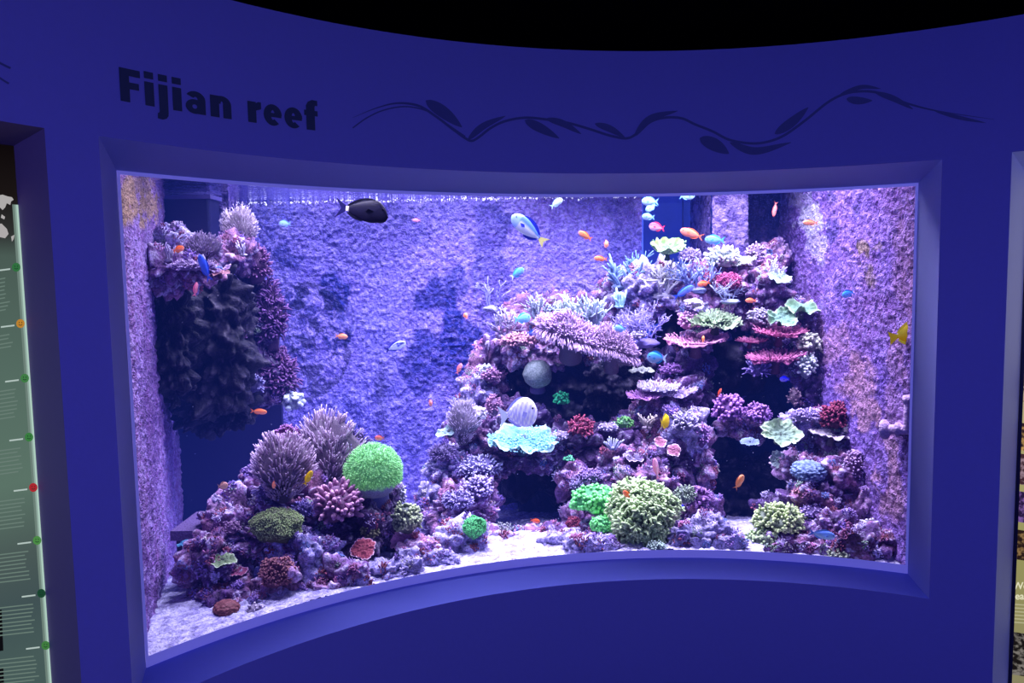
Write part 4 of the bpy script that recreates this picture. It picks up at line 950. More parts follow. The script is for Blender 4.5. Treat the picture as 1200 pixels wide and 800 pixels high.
# --- left mound
coral_leather(335, 560, 76, 62, 'grey lilac leather coral with long fingers on the left of the left mound top', LILA, LILT, 1, 520, .26, thick=.019, off=.55)
coral_leather(385, 545, 84, 78, 'larger grey lilac leather coral right behind the yellow slim fish', (.56, .42, .56), (.96, .84, .94), 2, 560, .26, thick=.018, off=.2)
coral_knobs(340, 516, 50, 44, 'maroon fine-tipped coral peeking out behind the left leather coral', (.18, .03, .16), (.75, .45, .75), 3, 420, .035, .12, name='tufted_coral', Y=3.35, part='tips')
coral_knobs(415, 528, 46, 52, 'dark leafy lace coral between the leather coral and the green ball coral', (.08, .04, .16), (.55, .45, .75), 4, 260, .03, .25, name='lace_coral', Y=3.36, part='fronds', curly=.3)
coral_ball(440, 549, 31, 'bright green ball of star polyps on a dark rock', (.24, .62, .30), (.58, 1.0, .50), 5, Y=3.30, name='star_polyp_ball', fuzz=.14, glow=True, cutoff=-.42, base_col=(.12, .12, .25), sz=1.0, sx=1.0)
coral_knobs(396, 588, 66, 46, 'thick-fingered pink coral below the green ball coral', (.45, .22, .40), (.92, .62, .76), 6, 130, .10, .36, name='finger_coral', Y=3.16, part='fingers')
coral_knobs(327, 614, 68, 46, 'moss green mound coral in the middle of the left mound', (.30, .36, .16), (.66, .80, .42), 7, 1600, .026, .05, name='mossy_coral', part='tufts')
coral_knobs(357, 596, 26, 20, 'small lilac bushy coral between the moss green mound and the pink finger coral', (.25, .18, .5), (.7, .6, .95), 8, 90, .07, .4, name='bushy_coral', part='twigs')
coral_knobs(272, 618, 26, 18, 'small pale pink knobbly coral on the left slope of the left mound', (.4, .2, .4), (.8, .6, .75), 9, 80, .09, .25)
coral_plate(262, 654, 17, 'yellow green plate coral over the dark hollow on the left', (.30, .40, .22), (.58, .72, .40), 10, tilt=28, asp=.6, name='plate_coral', stem=True, rim=(.75, .85, .6))
coral_plate(278, 668, 15, 'thin rose plate coral just below the yellow green plate', (.45, .15, .28), (.7, .3, .42), 11, tilt=20, asp=.6, rim=(.85, .6, .75))
coral_plate(426, 640, 16, 'salmon pink lobed disc coral at the right of the left mound', (.55, .16, .20), (.85, .32, .36), 12, tilt=58, asp=.8, name='disc_coral', cup=-.05, ruf=.05, lobes=4, rim=(.95, .7, .78), Y=3.08)
coral_knobs(478, 606, 40, 40, 'pale yellow green encrusted coral at the right end of the left mound', (.30, .36, .28), (.72, .80, .50), 13, 180, .08, .16, Y=3.28)
coral_knobs(434, 622, 22, 20, 'small olive knobby coral just above the salmon disc coral', (.25, .26, .16), (.60, .62, .36), 14, 60, .12, .2, Y=3.14)
coral_plate(480, 632, 22, 'pink ruffled plate coral below the pale yellow green coral', (.6, .28, .45), (.9, .55, .68), 15, tilt=30, asp=.6, ruf=.12, Y=3.26)
coral_knobs(468, 578, 18, 34, 'white crusty knob coral at the right side of the green ball coral', (.5, .5, .6), (.95, .95, .98), 16, 70, .13, .2, Y=3.4)
coral_knobs(300, 553, 30, 22, 'purple crusted knob coral at the upper left corner of the left mound', (.25, .15, .4), (.62, .48, .85), 17, 90, .1, .2, Y=3.26)
coral_knobs(320, 575, 40, 24, 'white-tipped lilac scrub coral left of the pink finger coral', (.22, .16, .45), (.80, .74, .98), 18, 140, .05, .4, name='bushy_coral', part='twigs', curly=.2)
coral_knobs(328, 668, 46, 40, 'maroon and orange algae-covered dome at the front foot of the left mound', (.30, .10, .20), (.72, .42, .42), 19, 420, .05, .12, name='algae_dome', Y=2.86, part='tufts')
coral_ball(268, 709, 15, 'rust brown flat-topped stony coral on the sand at the left front', (.28, .11, .12), (.50, .24, .24), 20, name='stony_coral', bump=.16, fr=40, sz=.6, Y=2.72)
coral_knobs(300, 712, 24, 14, 'white bone-like rubble piece beside the rust brown stony coral', (.6, .5, .65), (.95, .88, .95), 21, 22, .2, .3, name='coral_rubble', Y=2.72)
coral_plate(492, 662, 13, 'orange red sponge disc near the glass between the two mounds', (.7, .12, .12), (.9, .28, .22), 22, tilt=60, asp=.8, name='disc_coral', Y=3.22, stem=False)
# --- hanging reef
coral_leather(284, 282, 44, 40, 'pale fan-shaped leather coral at the top of the hanging reef', (.55, .45, .55), (.86, .78, .86), 31, 500, .26, Y=3.8, thick=.014, name='leather_coral')
coral_branch(285, 298, 16, 'small white forked coral under the pale fan leather coral', (.5, .45, .6), (.9, .85, .95), 32, 4, 1, .5, .07, Y=3.6)
coral_leather(240, 300, 46, 26, 'grey lilac low leather coral on the top ledge of the hanging reef', (.38, .28, .46), (.72, .62, .80), 33, 500, .2, thick=.016)
coral_branch(198, 304, 20, 'tiny white forked coral on the left end of the hanging reef', (.5, .45, .6), (.85, .8, .95), 34, 4, 1, .7, .06)
coral_branch(215, 275, 14, 'dark lilac twig coral in front of the overflow box', (.3, .2, .5), (.6, .5, .85), 35, 7, 1, .8, .06, Y=3.6)
coral_knobs(302, 312, 34, 50, 'rosy tufted coral hanging below the fan leather coral', (.2, .08, .22), (.52, .30, .52), 36, 220, .05, .3, name='tufted_coral', part='tips', Y=3.85)
coral_knobs(318, 372, 34, 90, 'mauve bushy growth along the right edge of the hanging reef', (.14, .06, .18), (.42, .25, .50), 37, 320, .06, .4, name='bushy_coral', part='twigs', Y=3.9, curly=.2)
coral_knobs(328, 440, 38, 64, 'rose mauve bushy growth at the lower tip of the hanging reef', (.15, .06, .19), (.44, .26, .48), 38, 320, .06, .4, name='bushy_coral', part='twigs', Y=3.94, curly=.2)
coral_knobs(344, 470, 24, 22, 'white bleached coral piece below the hanging reef', (.6, .68, .8), (.92, .98, 1.0), 39, 14, .34, .3, name='bleached_coral', Y=3.9, part='lobes')
coral_knobs(298, 450, 26, 24, 'small pale blue crusted coral low on the hanging reef', (.2, .16, .4), (.72, .7, .95), 40, 70, .08, .3, Y=3.78)
coral_knobs(278, 392, 22, 40, 'dim mauve tufted coral in the shade of the hanging reef', (.12, .05, .18), (.38, .22, .40), 41, 120, .07, .3, name='tufted_coral', part='tips', Y=3.66)
coral_plate(258, 320, 12, 'orange pink flat coral on the edge of the hanging shelf', (.55, .3, .35), (.85, .55, .55), 42, tilt=25, asp=.6, name='disc_coral')
coral_knobs(230, 312, 60, 12, 'white-crusted lip of small corals along the hanging shelf', (.45, .32, .6), (.92, .8, .98), 43, 160, .12, .5, flatc=.3)
# --- main reef left flank
coral_leather(542, 505, 40, 42, 'grey leather coral standing on the left shoulder of the main reef', (.5, .42, .56), (.92, .84, .96), 51, 420, .24, thick=.014, Y=3.82)
coral_knobs(558, 484, 30, 20, 'cream stony lump coral beside the grey leather coral', (.66, .58, .72), (.95, .88, .95), 52, 30, .2, .1, Y=3.86, name='stony_coral')
coral_plate(527, 504, 16, 'pale mint plate coral sticking out left of the grey leather coral', (.45, .6, .6), (.70, .86, .78), 53, tilt=35, roll=-18, asp=.5, Y=3.8)
coral_knobs(520, 530, 34, 24, 'soft grey mauve coral below the pale mint plate', (.26, .20, .40), (.55, .46, .70), 54, 260, .04, .3, name='soft_coral', part='polyps', Y=3.78)
coral_knobs(560, 545, 60, 24, 'white-tipped crusty coral band on the left flank', (.25, .2, .5), (.86, .84, 1.0), 55, 260, .08, .3)
coral_plate(614, 512, 41, 'large cyan blue plate coral with ragged edge under the striped fish', (.22, .52, .62), (.55, .88, .88), 56, tilt=24, asp=.62, cup=.02, ruf=.12, lobes=7, fwd=.6, Y=3.85, rim=(.8, 1.0, .95), glow=True, nubs=500, nubh=.05)
coral_ball(630, 438, 17, 'smooth grey green round brain coral in the shade of the shelf', (.25, .32, .30), (.58, .62, .60), 57, Y=4.02, name='brain_coral', bump=.03, fr=110, cutoff=-1, fwd=0)
coral_leather(668, 406, 92, 40, 'long lilac leather coral draping over the shelf, its left half', (.52, .36, .60), (.94, .76, .96), 58, 1300, .15, droop=.5, thick=.013, slope=.36, Y=4.02)
coral_leather(716, 420, 58, 44, 'lilac leather coral draping over the shelf, its right half', (.54, .36, .58), (.94, .76, .94), 59, 1000, .17, droop=.5, thick=.014, slope=.36, Y=3.98)
coral_branch(592, 392, 34, 'spiky tan branching coral at the left end of the upper shelf', (.35, .28, .45), (.82, .82, .90), 60, 10, 2, .7, .035, Y=4.12, wide=1.0)
coral_branch(575, 360, 34, 'thin pale antler twig coral against the back wall', (.4, .4, .7), (.7, .7, .95), 61, 3, 2, .7, .03, Y=4.3)
coral_branch(632, 376, 34, 'grey green antler coral between the tan spiky coral and the mint thicket', (.35, .38, .5), (.80, .90, .92), 62, 10, 2, .6, .04, Y=4.16)
coral_branch(662, 380, 38, 'mint white thicket coral, left part of the upper shelf', (.40, .50, .55), (.90, 1.0, .90), 63, 13, 2, .6, .055, Y=4.16)
coral_branch(695, 384, 42, 'mint white thicket coral, right part of the upper shelf', (.38, .46, .60), (.86, .98, .94), 64, 13, 2, .6, .05, Y=4.12)
coral_knobs(610, 398, 50, 16, 'salmon pink crusted coral under the spiky tan coral', (.55, .28, .40), (.95, .62, .66), 65, 160, .14, .3, Y=4.08)
coral_branch(755, 400, 50, 'thin lavender tangled staghorn coral below the reef crest', (.28, .22, .60), (.80, .76, 1.0), 66, 10, 3, .9, .022, Y=4.04, wide=1.3, kids=3)
coral_branch(726, 358, 20, 'mint leaf-like coral tip on the left of the reef crest', (.4, .7, .8), (.75, 1.0, .9), 67, 5, 1, .4, .12, Y=4.1)
coral_branch(730, 334, 36, 'blue grey fanned finger coral at the left of the reef crest', (.25, .35, .6), (.50, .68, .82), 68, 12, 1, .9, .06, Y=4.2, wide=1.2)
coral_branch(748, 330, 36, 'teal bushy staghorn coral behind the blue grey finger coral', (.2, .35, .55), (.5, .72, .82), 69, 12, 2, .6, .04, Y=4.26)
coral_branch(776, 345, 42, 'bright cream branching coral at the reef crest', (.50, .48, .60), (.98, 1.0, .86), 70, 14, 2, .75, .05, Y=4.14, wide=1.1)
coral_plate(782, 296, 19, 'lime green cup-shaped coral on top of the reef in front of the blue panel', (.34, .58, .34), (.62, .90, .36), 71, tilt=34, asp=.75, cup=.55, ruf=.10, lobes=9, Y=4.1, name='cup_coral', fwd=.1, rim=(.62, .85, .25), nubs=160, nubh=.1)
coral_knobs(808, 300, 28, 18, 'pale lilac bushy coral behind the orange fish', (.45, .36, .65), (.80, .72, .95), 72, 140, .06, .3, Y=4.3, name='bushy_coral', part='twigs')
coral_branch(815, 338, 40, 'blue lavender long-fingered staghorn on the crest', (.28, .34, .66), (.66, .76, .98), 73, 14, 2, .8, .03, Y=4.1, wide=1.1)
coral_knobs(845, 303, 40, 26, 'brilliant white green puffy coral on the right of the crest', (.65, .75, .72), (1.0, 1.0, .92), 74, 90, .12, .35, Y=4.16, part='lobes')
coral_plate(866, 308, 18, 'cream shelf coral stretching right from the brilliant puffy coral', (.6, .66, .6), (.98, 1.0, .86), 75, tilt=25, roll=-12, asp=.45, Y=4.14, nubs=110, nubh=.12)
coral_knobs(885, 295, 22, 18, 'pale rose leafy coral beside the maroon peak', (.5, .35, .55), (.85, .72, .88), 76, 60, .12, .3, Y=4.2)
coral_knobs(852, 330, 34, 24, 'red magenta spongy coral below the brilliant puffy coral', (.40, .06, .22), (.78, .28, .46), 77, 260, .05, .16, Y=4.06, name='sponge_coral')
coral_branch(856, 352, 28, 'thin pale forked coral in front of the red sponge', (.4, .45, .65), (.75, .8, .9), 78, 5, 2, .9, .03, Y=4.0, wide=1.4)
coral_branch(898, 330, 30, 'white star-branched coral at the right of the crest', (.5, .5, .66), (.95, .98, .95), 79, 12, 2, .9, .05, Y=4.08, wide=1.1)
coral_plate(912, 326, 14, 'mint plate coral tucked under the white star-branched coral', (.45, .6, .55), (.75, .9, .8), 80, tilt=40, asp=.7, Y=4.04, roll=15)
coral_plate(815, 400, 38, 'pink table coral in the upper middle of the reef', (.62, .26, .48), (.96, .60, .74), 81, tilt=14, asp=.55, nubs=300, nubh=.07, Y=4.02, fwd=.3, name='table_coral')
coral_knobs(806, 376, 26, 22, 'pink crusted stump coral rising from the pink table coral', (.5, .28, .5), (.92, .62, .80), 82, 90, .12, .3, Y=4.06)
coral_plate(838, 378, 27, 'grey green lettuce coral above the pink table coral', (.32, .42, .28), (.68, .82, .54), 83, tilt=24, asp=.6, nubs=220, nubh=.16, ruf=.12, Y=4.02, tiers=2, name='lettuce_coral')
coral_knobs(812, 355, 26, 12, 'cream dome coral under the slim blue fish', (.7, .6, .8), (.98, .9, .98), 84, 60, .16, .1, Y=4.02, name='dome_coral')
coral_knobs(890, 372, 34, 22, 'tan lumpy coral left of the mint folded coral', (.32, .28, .40), (.66, .62, .70), 85, 120, .12, .2, Y=4.04)
coral_plate(938, 362, 22, 'mint folded leaf coral, upper of two near the right wall', (.30, .48, .34), (.56, .80, .46), 86, tilt=24, asp=.7, ruf=.2, cup=.2, lobes=3, Y=4.0, name='folded_coral', rim=(.62, .80, .52))
coral_plate(914, 372, 18, 'mint folded leaf coral, lower left of two near the right wall', (.28, .46, .34), (.52, .76, .44), 87, tilt=50, asp=.8, ruf=.2, cup=.2, lobes=3, Y=3.98, name='folded_coral', rim=(.62, .80, .52))
coral_plate(912, 392, 27, 'rosy red branching table coral below the mint folded coral', (.42, .10, .28), (.86, .40, .56), 88, tilt=14, asp=.5, nubs=320, nubh=.22, Y=3.98, name='table_coral', cup=.15)
coral_plate(878, 400, 16, 'small rosy red table coral left of the larger one', (.42, .10, .28), (.82, .40, .56), 89, tilt=14, asp=.5, nubs=180, nubh=.2, Y=4.02, name='table_coral')
coral_plate(908, 420, 34, 'lower rosy red table coral with upturned branchlets', (.40, .10, .28), (.84, .42, .60), 90, tilt=12, asp=.45, nubs=360, nubh=.18, Y=3.96, name='table_coral', roll=-5)
coral_knobs(886, 432, 26, 20, 'lavender spiky coral hanging at the mouth of the right cave', (.25, .2, .5), (.62, .52, .85), 91, 60, .08, .6, Y=3.96, name='spiky_coral')
coral_knobs(948, 402, 24, 24, 'cream knobby coral near the right wall, upper', (.45, .45, .40), (.92, .94, .76), 92, 60, .16, .3, Y=3.94)
coral_knobs(944, 428, 22, 34, 'white mint knobby coral near the right wall, lower', (.5, .6, .6), (.95, 1.0, .92), 93, 70, .14, .36, Y=3.92)
coral_plate(966, 410, 13, 'small tan plate coral against the right wall', (.4, .34, .34), (.72, .66, .56), 94, tilt=20, asp=.6, Y=3.96)
coral_plate(979, 433, 14, 'khaki cup coral against the right wall', (.36, .34, .34), (.70, .68, .52), 95, tilt=55, asp=.9, Y=3.9, cup=.3, name='cup_coral')
# --- centre
coral_plate(790, 458, 24, 'pale lilac table coral, right of the two in the middle', (.45, .36, .6), (.86, .74, .92), 101, tilt=22, asp=.5, nubs=260, nubh=.14, Y=3.94, name='table_coral')
coral_plate(770, 455, 22, 'white lilac lacy table coral in the middle of the reef', (.45, .4, .6), (.94, .9, .96), 102, tilt=16, asp=.55, nubs=260, nubh=.22, Y=3.92, name='table_coral', fwd=.6)
coral_plate(752, 464, 20, 'mauve table coral, left of the lacy one', (.38, .18, .45), (.76, .48, .76), 103, tilt=16, asp=.55, nubs=240, nubh=.14, Y=3.9, name='table_coral')
coral_plate(752, 434, 14, 'pale olive flat coral below the blue parrot-coloured fish', (.34, .36, .34), (.66, .70, .56), 104, tilt=20, asp=.5, Y=4.0)
coral_knobs(785, 432, 30, 14, 'purple crusted coral right of the pale olive flat coral', (.3, .14, .4), (.65, .42, .75), 105, 90, .14, .3, Y=4.02)
coral_knobs(718, 388, 18, 12, 'small yellow green thorny coral on the shelf', (.4, .5, .35), (.80, .92, .60), 106, 40, .07, .8, Y=3.96, name='spiky_coral')
coral_knobs(748, 392, 20, 10, 'cream flat knob coral right of the long leather coral', (.55, .48, .7), (.92, .86, .96), 107, 40, .2, .2, Y=4.0)
coral_knobs(852, 478, 36, 34, 'purple cauliflower coral at the left of the cave mouth', (.28, .10, .38), (.74, .46, .80), 108, 160, .10, .24, Y=3.94, name='cauliflower_coral')
coral_knobs(886, 484, 30, 26, 'mauve cauliflower coral in front of the cave', (.30, .12, .40), (.80, .52, .86), 109, 160, .10, .24, Y=3.92, name='cauliflower_coral')
coral_plate(912, 508, 24, 'pale green cup coral with folded lip', (.36, .50, .36), (.72, .90, .56), 110, tilt=48, asp=.8, cup=.3, ruf=.14, lobes=4, Y=3.68, name='cup_coral', rim=(.72, .85, .55))
coral_plate(910, 537, 10, 'small pale green ear-shaped coral below the cup coral', (.4, .5, .48), (.75, .86, .74), 111, tilt=60, asp=1.0, cup=.3, Y=3.66, name='cup_coral', fwd=.2)
coral_plate(878, 517, 11, 'dim blue green flat coral left of the cup coral', (.25, .32, .5), (.5, .62, .7), 112, tilt=30, asp=.6, Y=3.8)
coral_knobs(976, 488, 32, 32, 'maroon tufted coral at the right, beside the wall', (.16, .03, .10), (.60, .20, .30), 113, 200, .08, .3, Y=3.68, name='tufted_coral', part='tips')
coral_knobs(940, 486, 40, 18, 'lilac white crusty coral left of the maroon tufted coral', (.35, .25, .55), (.82, .72, .96), 114, 140, .1, .24, Y=3.72)
coral_knobs(930, 466, 14, 22, 'small brown horned coral above the lilac crust', (.25, .16, .22), (.55, .42, .46), 115, 40, .12, .4, Y=3.86)
coral_plate(973, 510, 24, 'thin cream shelf coral seen edge-on below the maroon tufted coral', (.5, .45, .5), (.95, .92, .88), 116, tilt=4, roll=8, asp=.5, Y=3.62, fwd=.2)
coral_knobs(1002, 498, 20, 20, 'pale lavender leafy coral touching the right wall', (.4, .35, .65), (.85, .82, 1.0), 117, 40, .16, .4, Y=3.7)
coral_ball(946, 551, 20, 'blue grey honeycomb coral block on the right slope', (.10, .16, .35), (.62, .76, .90), 118, Y=3.52, name='honeycomb_coral', bump=.22, fr=34, cutoff=-1, sz=.62, sx=1.0, fwd=.2)
coral_knobs(940, 575, 30, 16, 'rust and rose crusted coral below the honeycomb coral', (.32, .14, .16), (.72, .42, .46), 119, 90, .14, .2, Y=3.46)
coral_knobs(910, 606, 66, 40, 'pale green clustered coral on the right slope, upper', (.36, .46, .28), (.88, 1.0, .56), 120, 340, .08, .24, Y=3.42, name='clustered_coral', part='lobes')
coral_knobs(893, 632, 44, 30, 'pale green clustered coral on the right slope, lower', (.36, .46, .30), (.82, .98, .56), 121, 120, .12, .22, Y=3.36, name='clustered_coral', part='lobes')
coral_knobs(979, 646, 44, 18, 'cream green clustered coral at the bottom right near the glass', (.40, .44, .36), (.84, .90, .66), 122, 130, .14, .3, Y=3.18, name='clustered_coral', part='lobes')
coral_knobs(1018, 614, 28, 16, 'cream white rubble coral on the right foot', (.6, .55, .66), (.98, .94, .98), 123, 40, .2, .3, Y=3.28, name='coral_rubble')
coral_knobs(950, 598, 36, 18, 'lilac pitted coral in the middle of the right slope', (.30, .2, .5), (.80, .68, .95), 124, 110, .12, .2, Y=3.42)
coral_knobs(1000, 545, 22, 40, 'pink and white speckled crust coral along the right slope', (.35, .16, .36), (.88, .70, .90), 125, 150, .09, .3, Y=3.46)
# --- lower centre
coral_knobs(752, 606, 90, 92, 'large pale green leathery coral at the bottom centre', (.34, .46, .26), (.84, 1.0, .60), 131, 1400, .034, .13, Y=3.42, name='leafy_coral', part='curls', curly=.35, off=.1)
coral_knobs(722, 606, 36, 50, 'grey green soft coral on the left side of the large leathery coral', (.32, .42, .28), (.74, .90, .56), 132, 360, .05, .2, Y=3.46, name='leafy_coral', part='curls', curly=.3)
coral_knobs(768, 640, 26, 18, 'pale mint leathery lobe at the foot of the large leathery coral', (.4, .52, .46), (.78, .94, .80), 133, 110, .1, .2, Y=3.26, name='leafy_coral', part='curls')
coral_knobs(802, 578, 26, 22, 'olive leathery tuft at the right shoulder of the large leathery coral', (.26, .32, .26), (.58, .68, .50), 134, 130, .08, .22, Y=3.56, name='leafy_coral', part='curls', curly=.3)
coral_knobs(698, 583, 66, 36, 'bright green zoanthid patch, the larger of two above each other', (.12, .62, .20), (.42, 1.0, .42), 135, 260, .12, .14, Y=3.54, name='zoanthid_colony', glow=True, part='polyps')
coral_knobs(706, 613, 34, 25, 'bright green round polyp patch below the larger zoanthid patch', (.12, .62, .20), (.42, 1.0, .42), 136, 170, .12, .12, Y=3.42, name='zoanthid_colony', glow=True, part='polyps')
coral_knobs(658, 467, 18, 16, 'emerald zoanthid cluster in the dark under the long leather coral', (.03, .28, .16), (.15, .80, .45), 137, 50, .18, .3, Y=4.0, name='zoanthid_colony', glow=True, part='polyps')
coral_knobs(667, 537, 13, 8, 'tiny bright green polyps below the maroon leafy coral', (.08, .45, .25), (.4, 1.0, .6), 138, 24, .2, .3, Y=3.78, name='zoanthid_colony', glow=True, part='polyps')
coral_knobs(731, 495, 22, 14, 'yellow green polyp clump on the middle ledge', (.12, .30, .14), (.45, .85, .36), 139, 50, .16, .3, Y=3.88, name='zoanthid_colony', glow=True, part='polyps')
coral_knobs(556, 616, 34, 32, 'plain green heart-shaped polyp mat on the left foot of the main reef', (.14, .55, .24), (.30, .85, .40), 140, 600, .05, .06, Y=3.30, name='zoanthid_colony', glow=True, part='polyps')
coral_knobs(680, 500, 28, 22, 'maroon leafy coral on the middle ledge', (.26, .04, .12), (.70, .24, .34), 141, 90, .10, .4, Y=3.86, name='leafy_coral', part='fronds', curly=.4)
coral_knobs(712, 500, 26, 12, 'pale lavender crust right of the maroon leafy coral', (.5, .4, .7), (.9, .84, .98), 142, 70, .14, .2, Y=3.86)
coral_knobs(655, 510, 26, 12, 'pinkish white crust left of the maroon leafy coral', (.45, .36, .6), (.86, .78, .94), 143, 70, .14, .2, Y=3.84)
coral_branch(718, 524, 14, 'white spiky star coral in the shadow of the middle ledge', (.5, .5, .75), (.9, .95, 1.0), 144, 14, 0, 1.0, .08, Y=3.78, name='spiky_coral')
coral_plate(773, 517, 7, 'small pink disc coral, upper left of a pair', (.55, .24, .34), (.88, .52, .58), 145, tilt=60, asp=.9, cup=.1, Y=3.74, name='disc_coral', rim=(.95, .8, .85))
coral_plate(789, 526, 8, 'small pink disc coral, lower right of a pair', (.55, .24, .34), (.90, .52, .58), 146, tilt=65, asp=.95, cup=-.05, Y=3.72, name='disc_coral', rim=(.95, .8, .85))
coral_branch(758, 500, 16, 'cream fan-shaped coral left of the yellow tang', (.36, .28, .34), (.90, .84, .74), 147, 9, 1, .5, .07, Y=3.8, name='fan_coral', wide=1.3)
coral_knobs(802, 494, 30, 22, 'cream and lilac crust coral right of the yellow tang', (.30, .25, .5), (.90, .86, .92), 148, 110, .1, .26, Y=3.78)
coral_knobs(822, 510, 16, 30, 'violet star-like crust on the edge of the dark channel', (.3, .15, .45), (.82, .55, .86), 149, 60, .1, .4, Y=3.8)
coral_plate(742, 535, 13, 'grey brown flat coral with pale rim in the lower middle', (.22, .18, .3), (.40, .34, .44), 150, tilt=30, roll=10, asp=.55, Y=3.74, rim=(.8, .66, .8))
coral_knobs(815, 582, 26, 22, 'crumpled purple leaf coral right of the large leathery coral', (.26, .12, .34), (.62, .40, .66), 151, 60, .14, .4, Y=3.6, name='leafy_coral', part='fronds', curly=.5)
coral_knobs(672, 612, 20, 18, 'dull red sponge right of the small cave', (.34, .06, .14), (.62, .20, .28), 152, 140, .08, .1, Y=3.62, name='sponge_coral')
coral_plate(692, 641, 11, 'orange pink sponge disc on the sand at bottom centre', (.65, .22, .26), (.95, .45, .45), 153, tilt=25, asp=.5, Y=3.42, name='disc_coral', stem=False)
coral_plate(801, 640, 6, 'small red sponge disc at the foot of the large leathery coral', (.55, .08, .16), (.85, .2, .3), 154, tilt=55, asp=.8, Y=3.4, name='disc_coral', stem=False)
coral_knobs(590, 622, 30, 20, 'grey olive soft coral at the left foot of the small cave', (.28, .28, .36), (.58, .60, .56), 155, 110, .1, .24, Y=3.54, name='soft_coral')
coral_knobs(562, 572, 30, 30, 'purple and white popcorn coral left of the small cave', (.24, .16, .42), (.78, .70, .95), 156, 170, .09, .26, Y=3.62)
coral_knobs(536, 585, 40, 24, 'lavender popcorn coral on the left foot of the main reef', (.22, .16, .42), (.76, .70, .96), 157, 200, .08, .28, Y=3.56)
coral_knobs(575, 440, 20, 18, 'rosy tuft coral on the left edge of the upper reef', (.35, .16, .35), (.75, .48, .62), 158, 60, .1, .3, Y=4.06)
coral_knobs(578, 475, 18, 26, 'rosy tuft coral beside the cream stony lump coral', (.35, .16, .35), (.76, .50, .64), 159, 90, .08, .3, Y=3.9)
coral_knobs(570, 432, 16, 12, 'white cap coral on the left edge of the upper reef', (.6, .65, .75), (.96, 1.0, .98), 160, 30, .2, .2, Y=4.08)
coral_knobs(676, 568, 20, 14, 'small grey popcorn coral above the dull red sponge', (.26, .2, .42), (.66, .58, .80), 161, 80, .1, .3, Y=3.64)
coral_knobs(690, 556, 36, 16, 'mauve popcorn coral ridge above the green zoanthids', (.28, .16, .42), (.72, .56, .85), 162, 140, .1, .3, Y=3.68)
coral_ball(797, 594, 4, 'deep blue clam lip beside the large leathery coral', (.02, .02, .5), (.05, .06, .85), 163, Y=3.5, name='giant_clam', cutoff=-1, fwd=0, sx=1.4, sz=.9)

# --- ledge box and pale bits at bottom left, pipe on the right wall
xa, xb_ = at(206, 640, 2.98).x, at(229, 640, 2.98).x
V, F = boxm(xa, xb_, 2.98, 3.2, Z_SAND - 0.01, at(215, 632, 2.98).z); pb = mk('pump_box', V, F, M['dark'], smooth=False); b_ = pb.modifiers.new('b', 'BEVEL'); b_.width = .008; b_.segments = 2
tag(pb, 'dark pump box standing on the sand beside the left tank wall', 'pump')
V, F = boxm(-1.42, xb_ + .01, 2.98, 3.24, at(215, 632, 2.98).z - .005, at(215, 622, 2.98).z); p_ = mk('lid', V, F, M['plastic'], pb, smooth=False)
coral_plate(217, 636, 9, 'cyan flat coral lying on the pump box lid', (.2, .5, .65), (.35, .75, .85), 171, tilt=30, roll=-25, asp=.5, Y=2.92, stem=False)
coral_plate(238, 615, 10, 'pale cyan flat coral behind the pump box', (.3, .6, .65), (.5, .85, .85), 172, tilt=12, asp=.5, Y=3.1, stem=False)

pipe = tag(empty('pipe_fitting', tuple(at(1050, 505, 3.15))), 'encrusted purple pipe elbow fixed to the right tank wall', 'pipe')
def px_tube(pts, rads, name, root, k=14):
    P = np.array([[np.array(at(x, y, Yv)) for x, y, Yv in pts]]); V, F, t = tubes(P, np.array([rads]), k)
    return _child(name, V, F, M['pipe'], root, None, True)
px_tube([(1034, 503, 3.10), (1050, 503, 3.06), (1066, 504, 3.02)], [.021, .021, .021], 'horizontal_pipe', pipe)
px_tube([(1034.5, 503, 3.10), (1038.5, 503, 3.09)], [.042, .042], 'flange', pipe)
px_tube([(1050, 503, 3.06), (1055, 503, 3.05)], [.030, .030], 'collar', pipe)
px_tube([(1063, 503, 3.02), (1063.5, 485, 3.02), (1064, 468, 3.02)], [.015, .015, .015], 'vertical_pipe', pipe)
px_tube([(1060.5, 469, 3.03), (1068, 468, 3.01)], [.022, .022], 'bracket', pipe)

# brown tuft on the right wall
Yt = 3.75
coral_knobs(1013, 293, 20, 22, 'brown green algae tuft growing on the right tank wall', (.10, .07, .04), (.38, .30, .16), 173, 90, .06, .5, Y=3.62, name='algae_tuft', part='fronds', curly=.3, cat='algae')
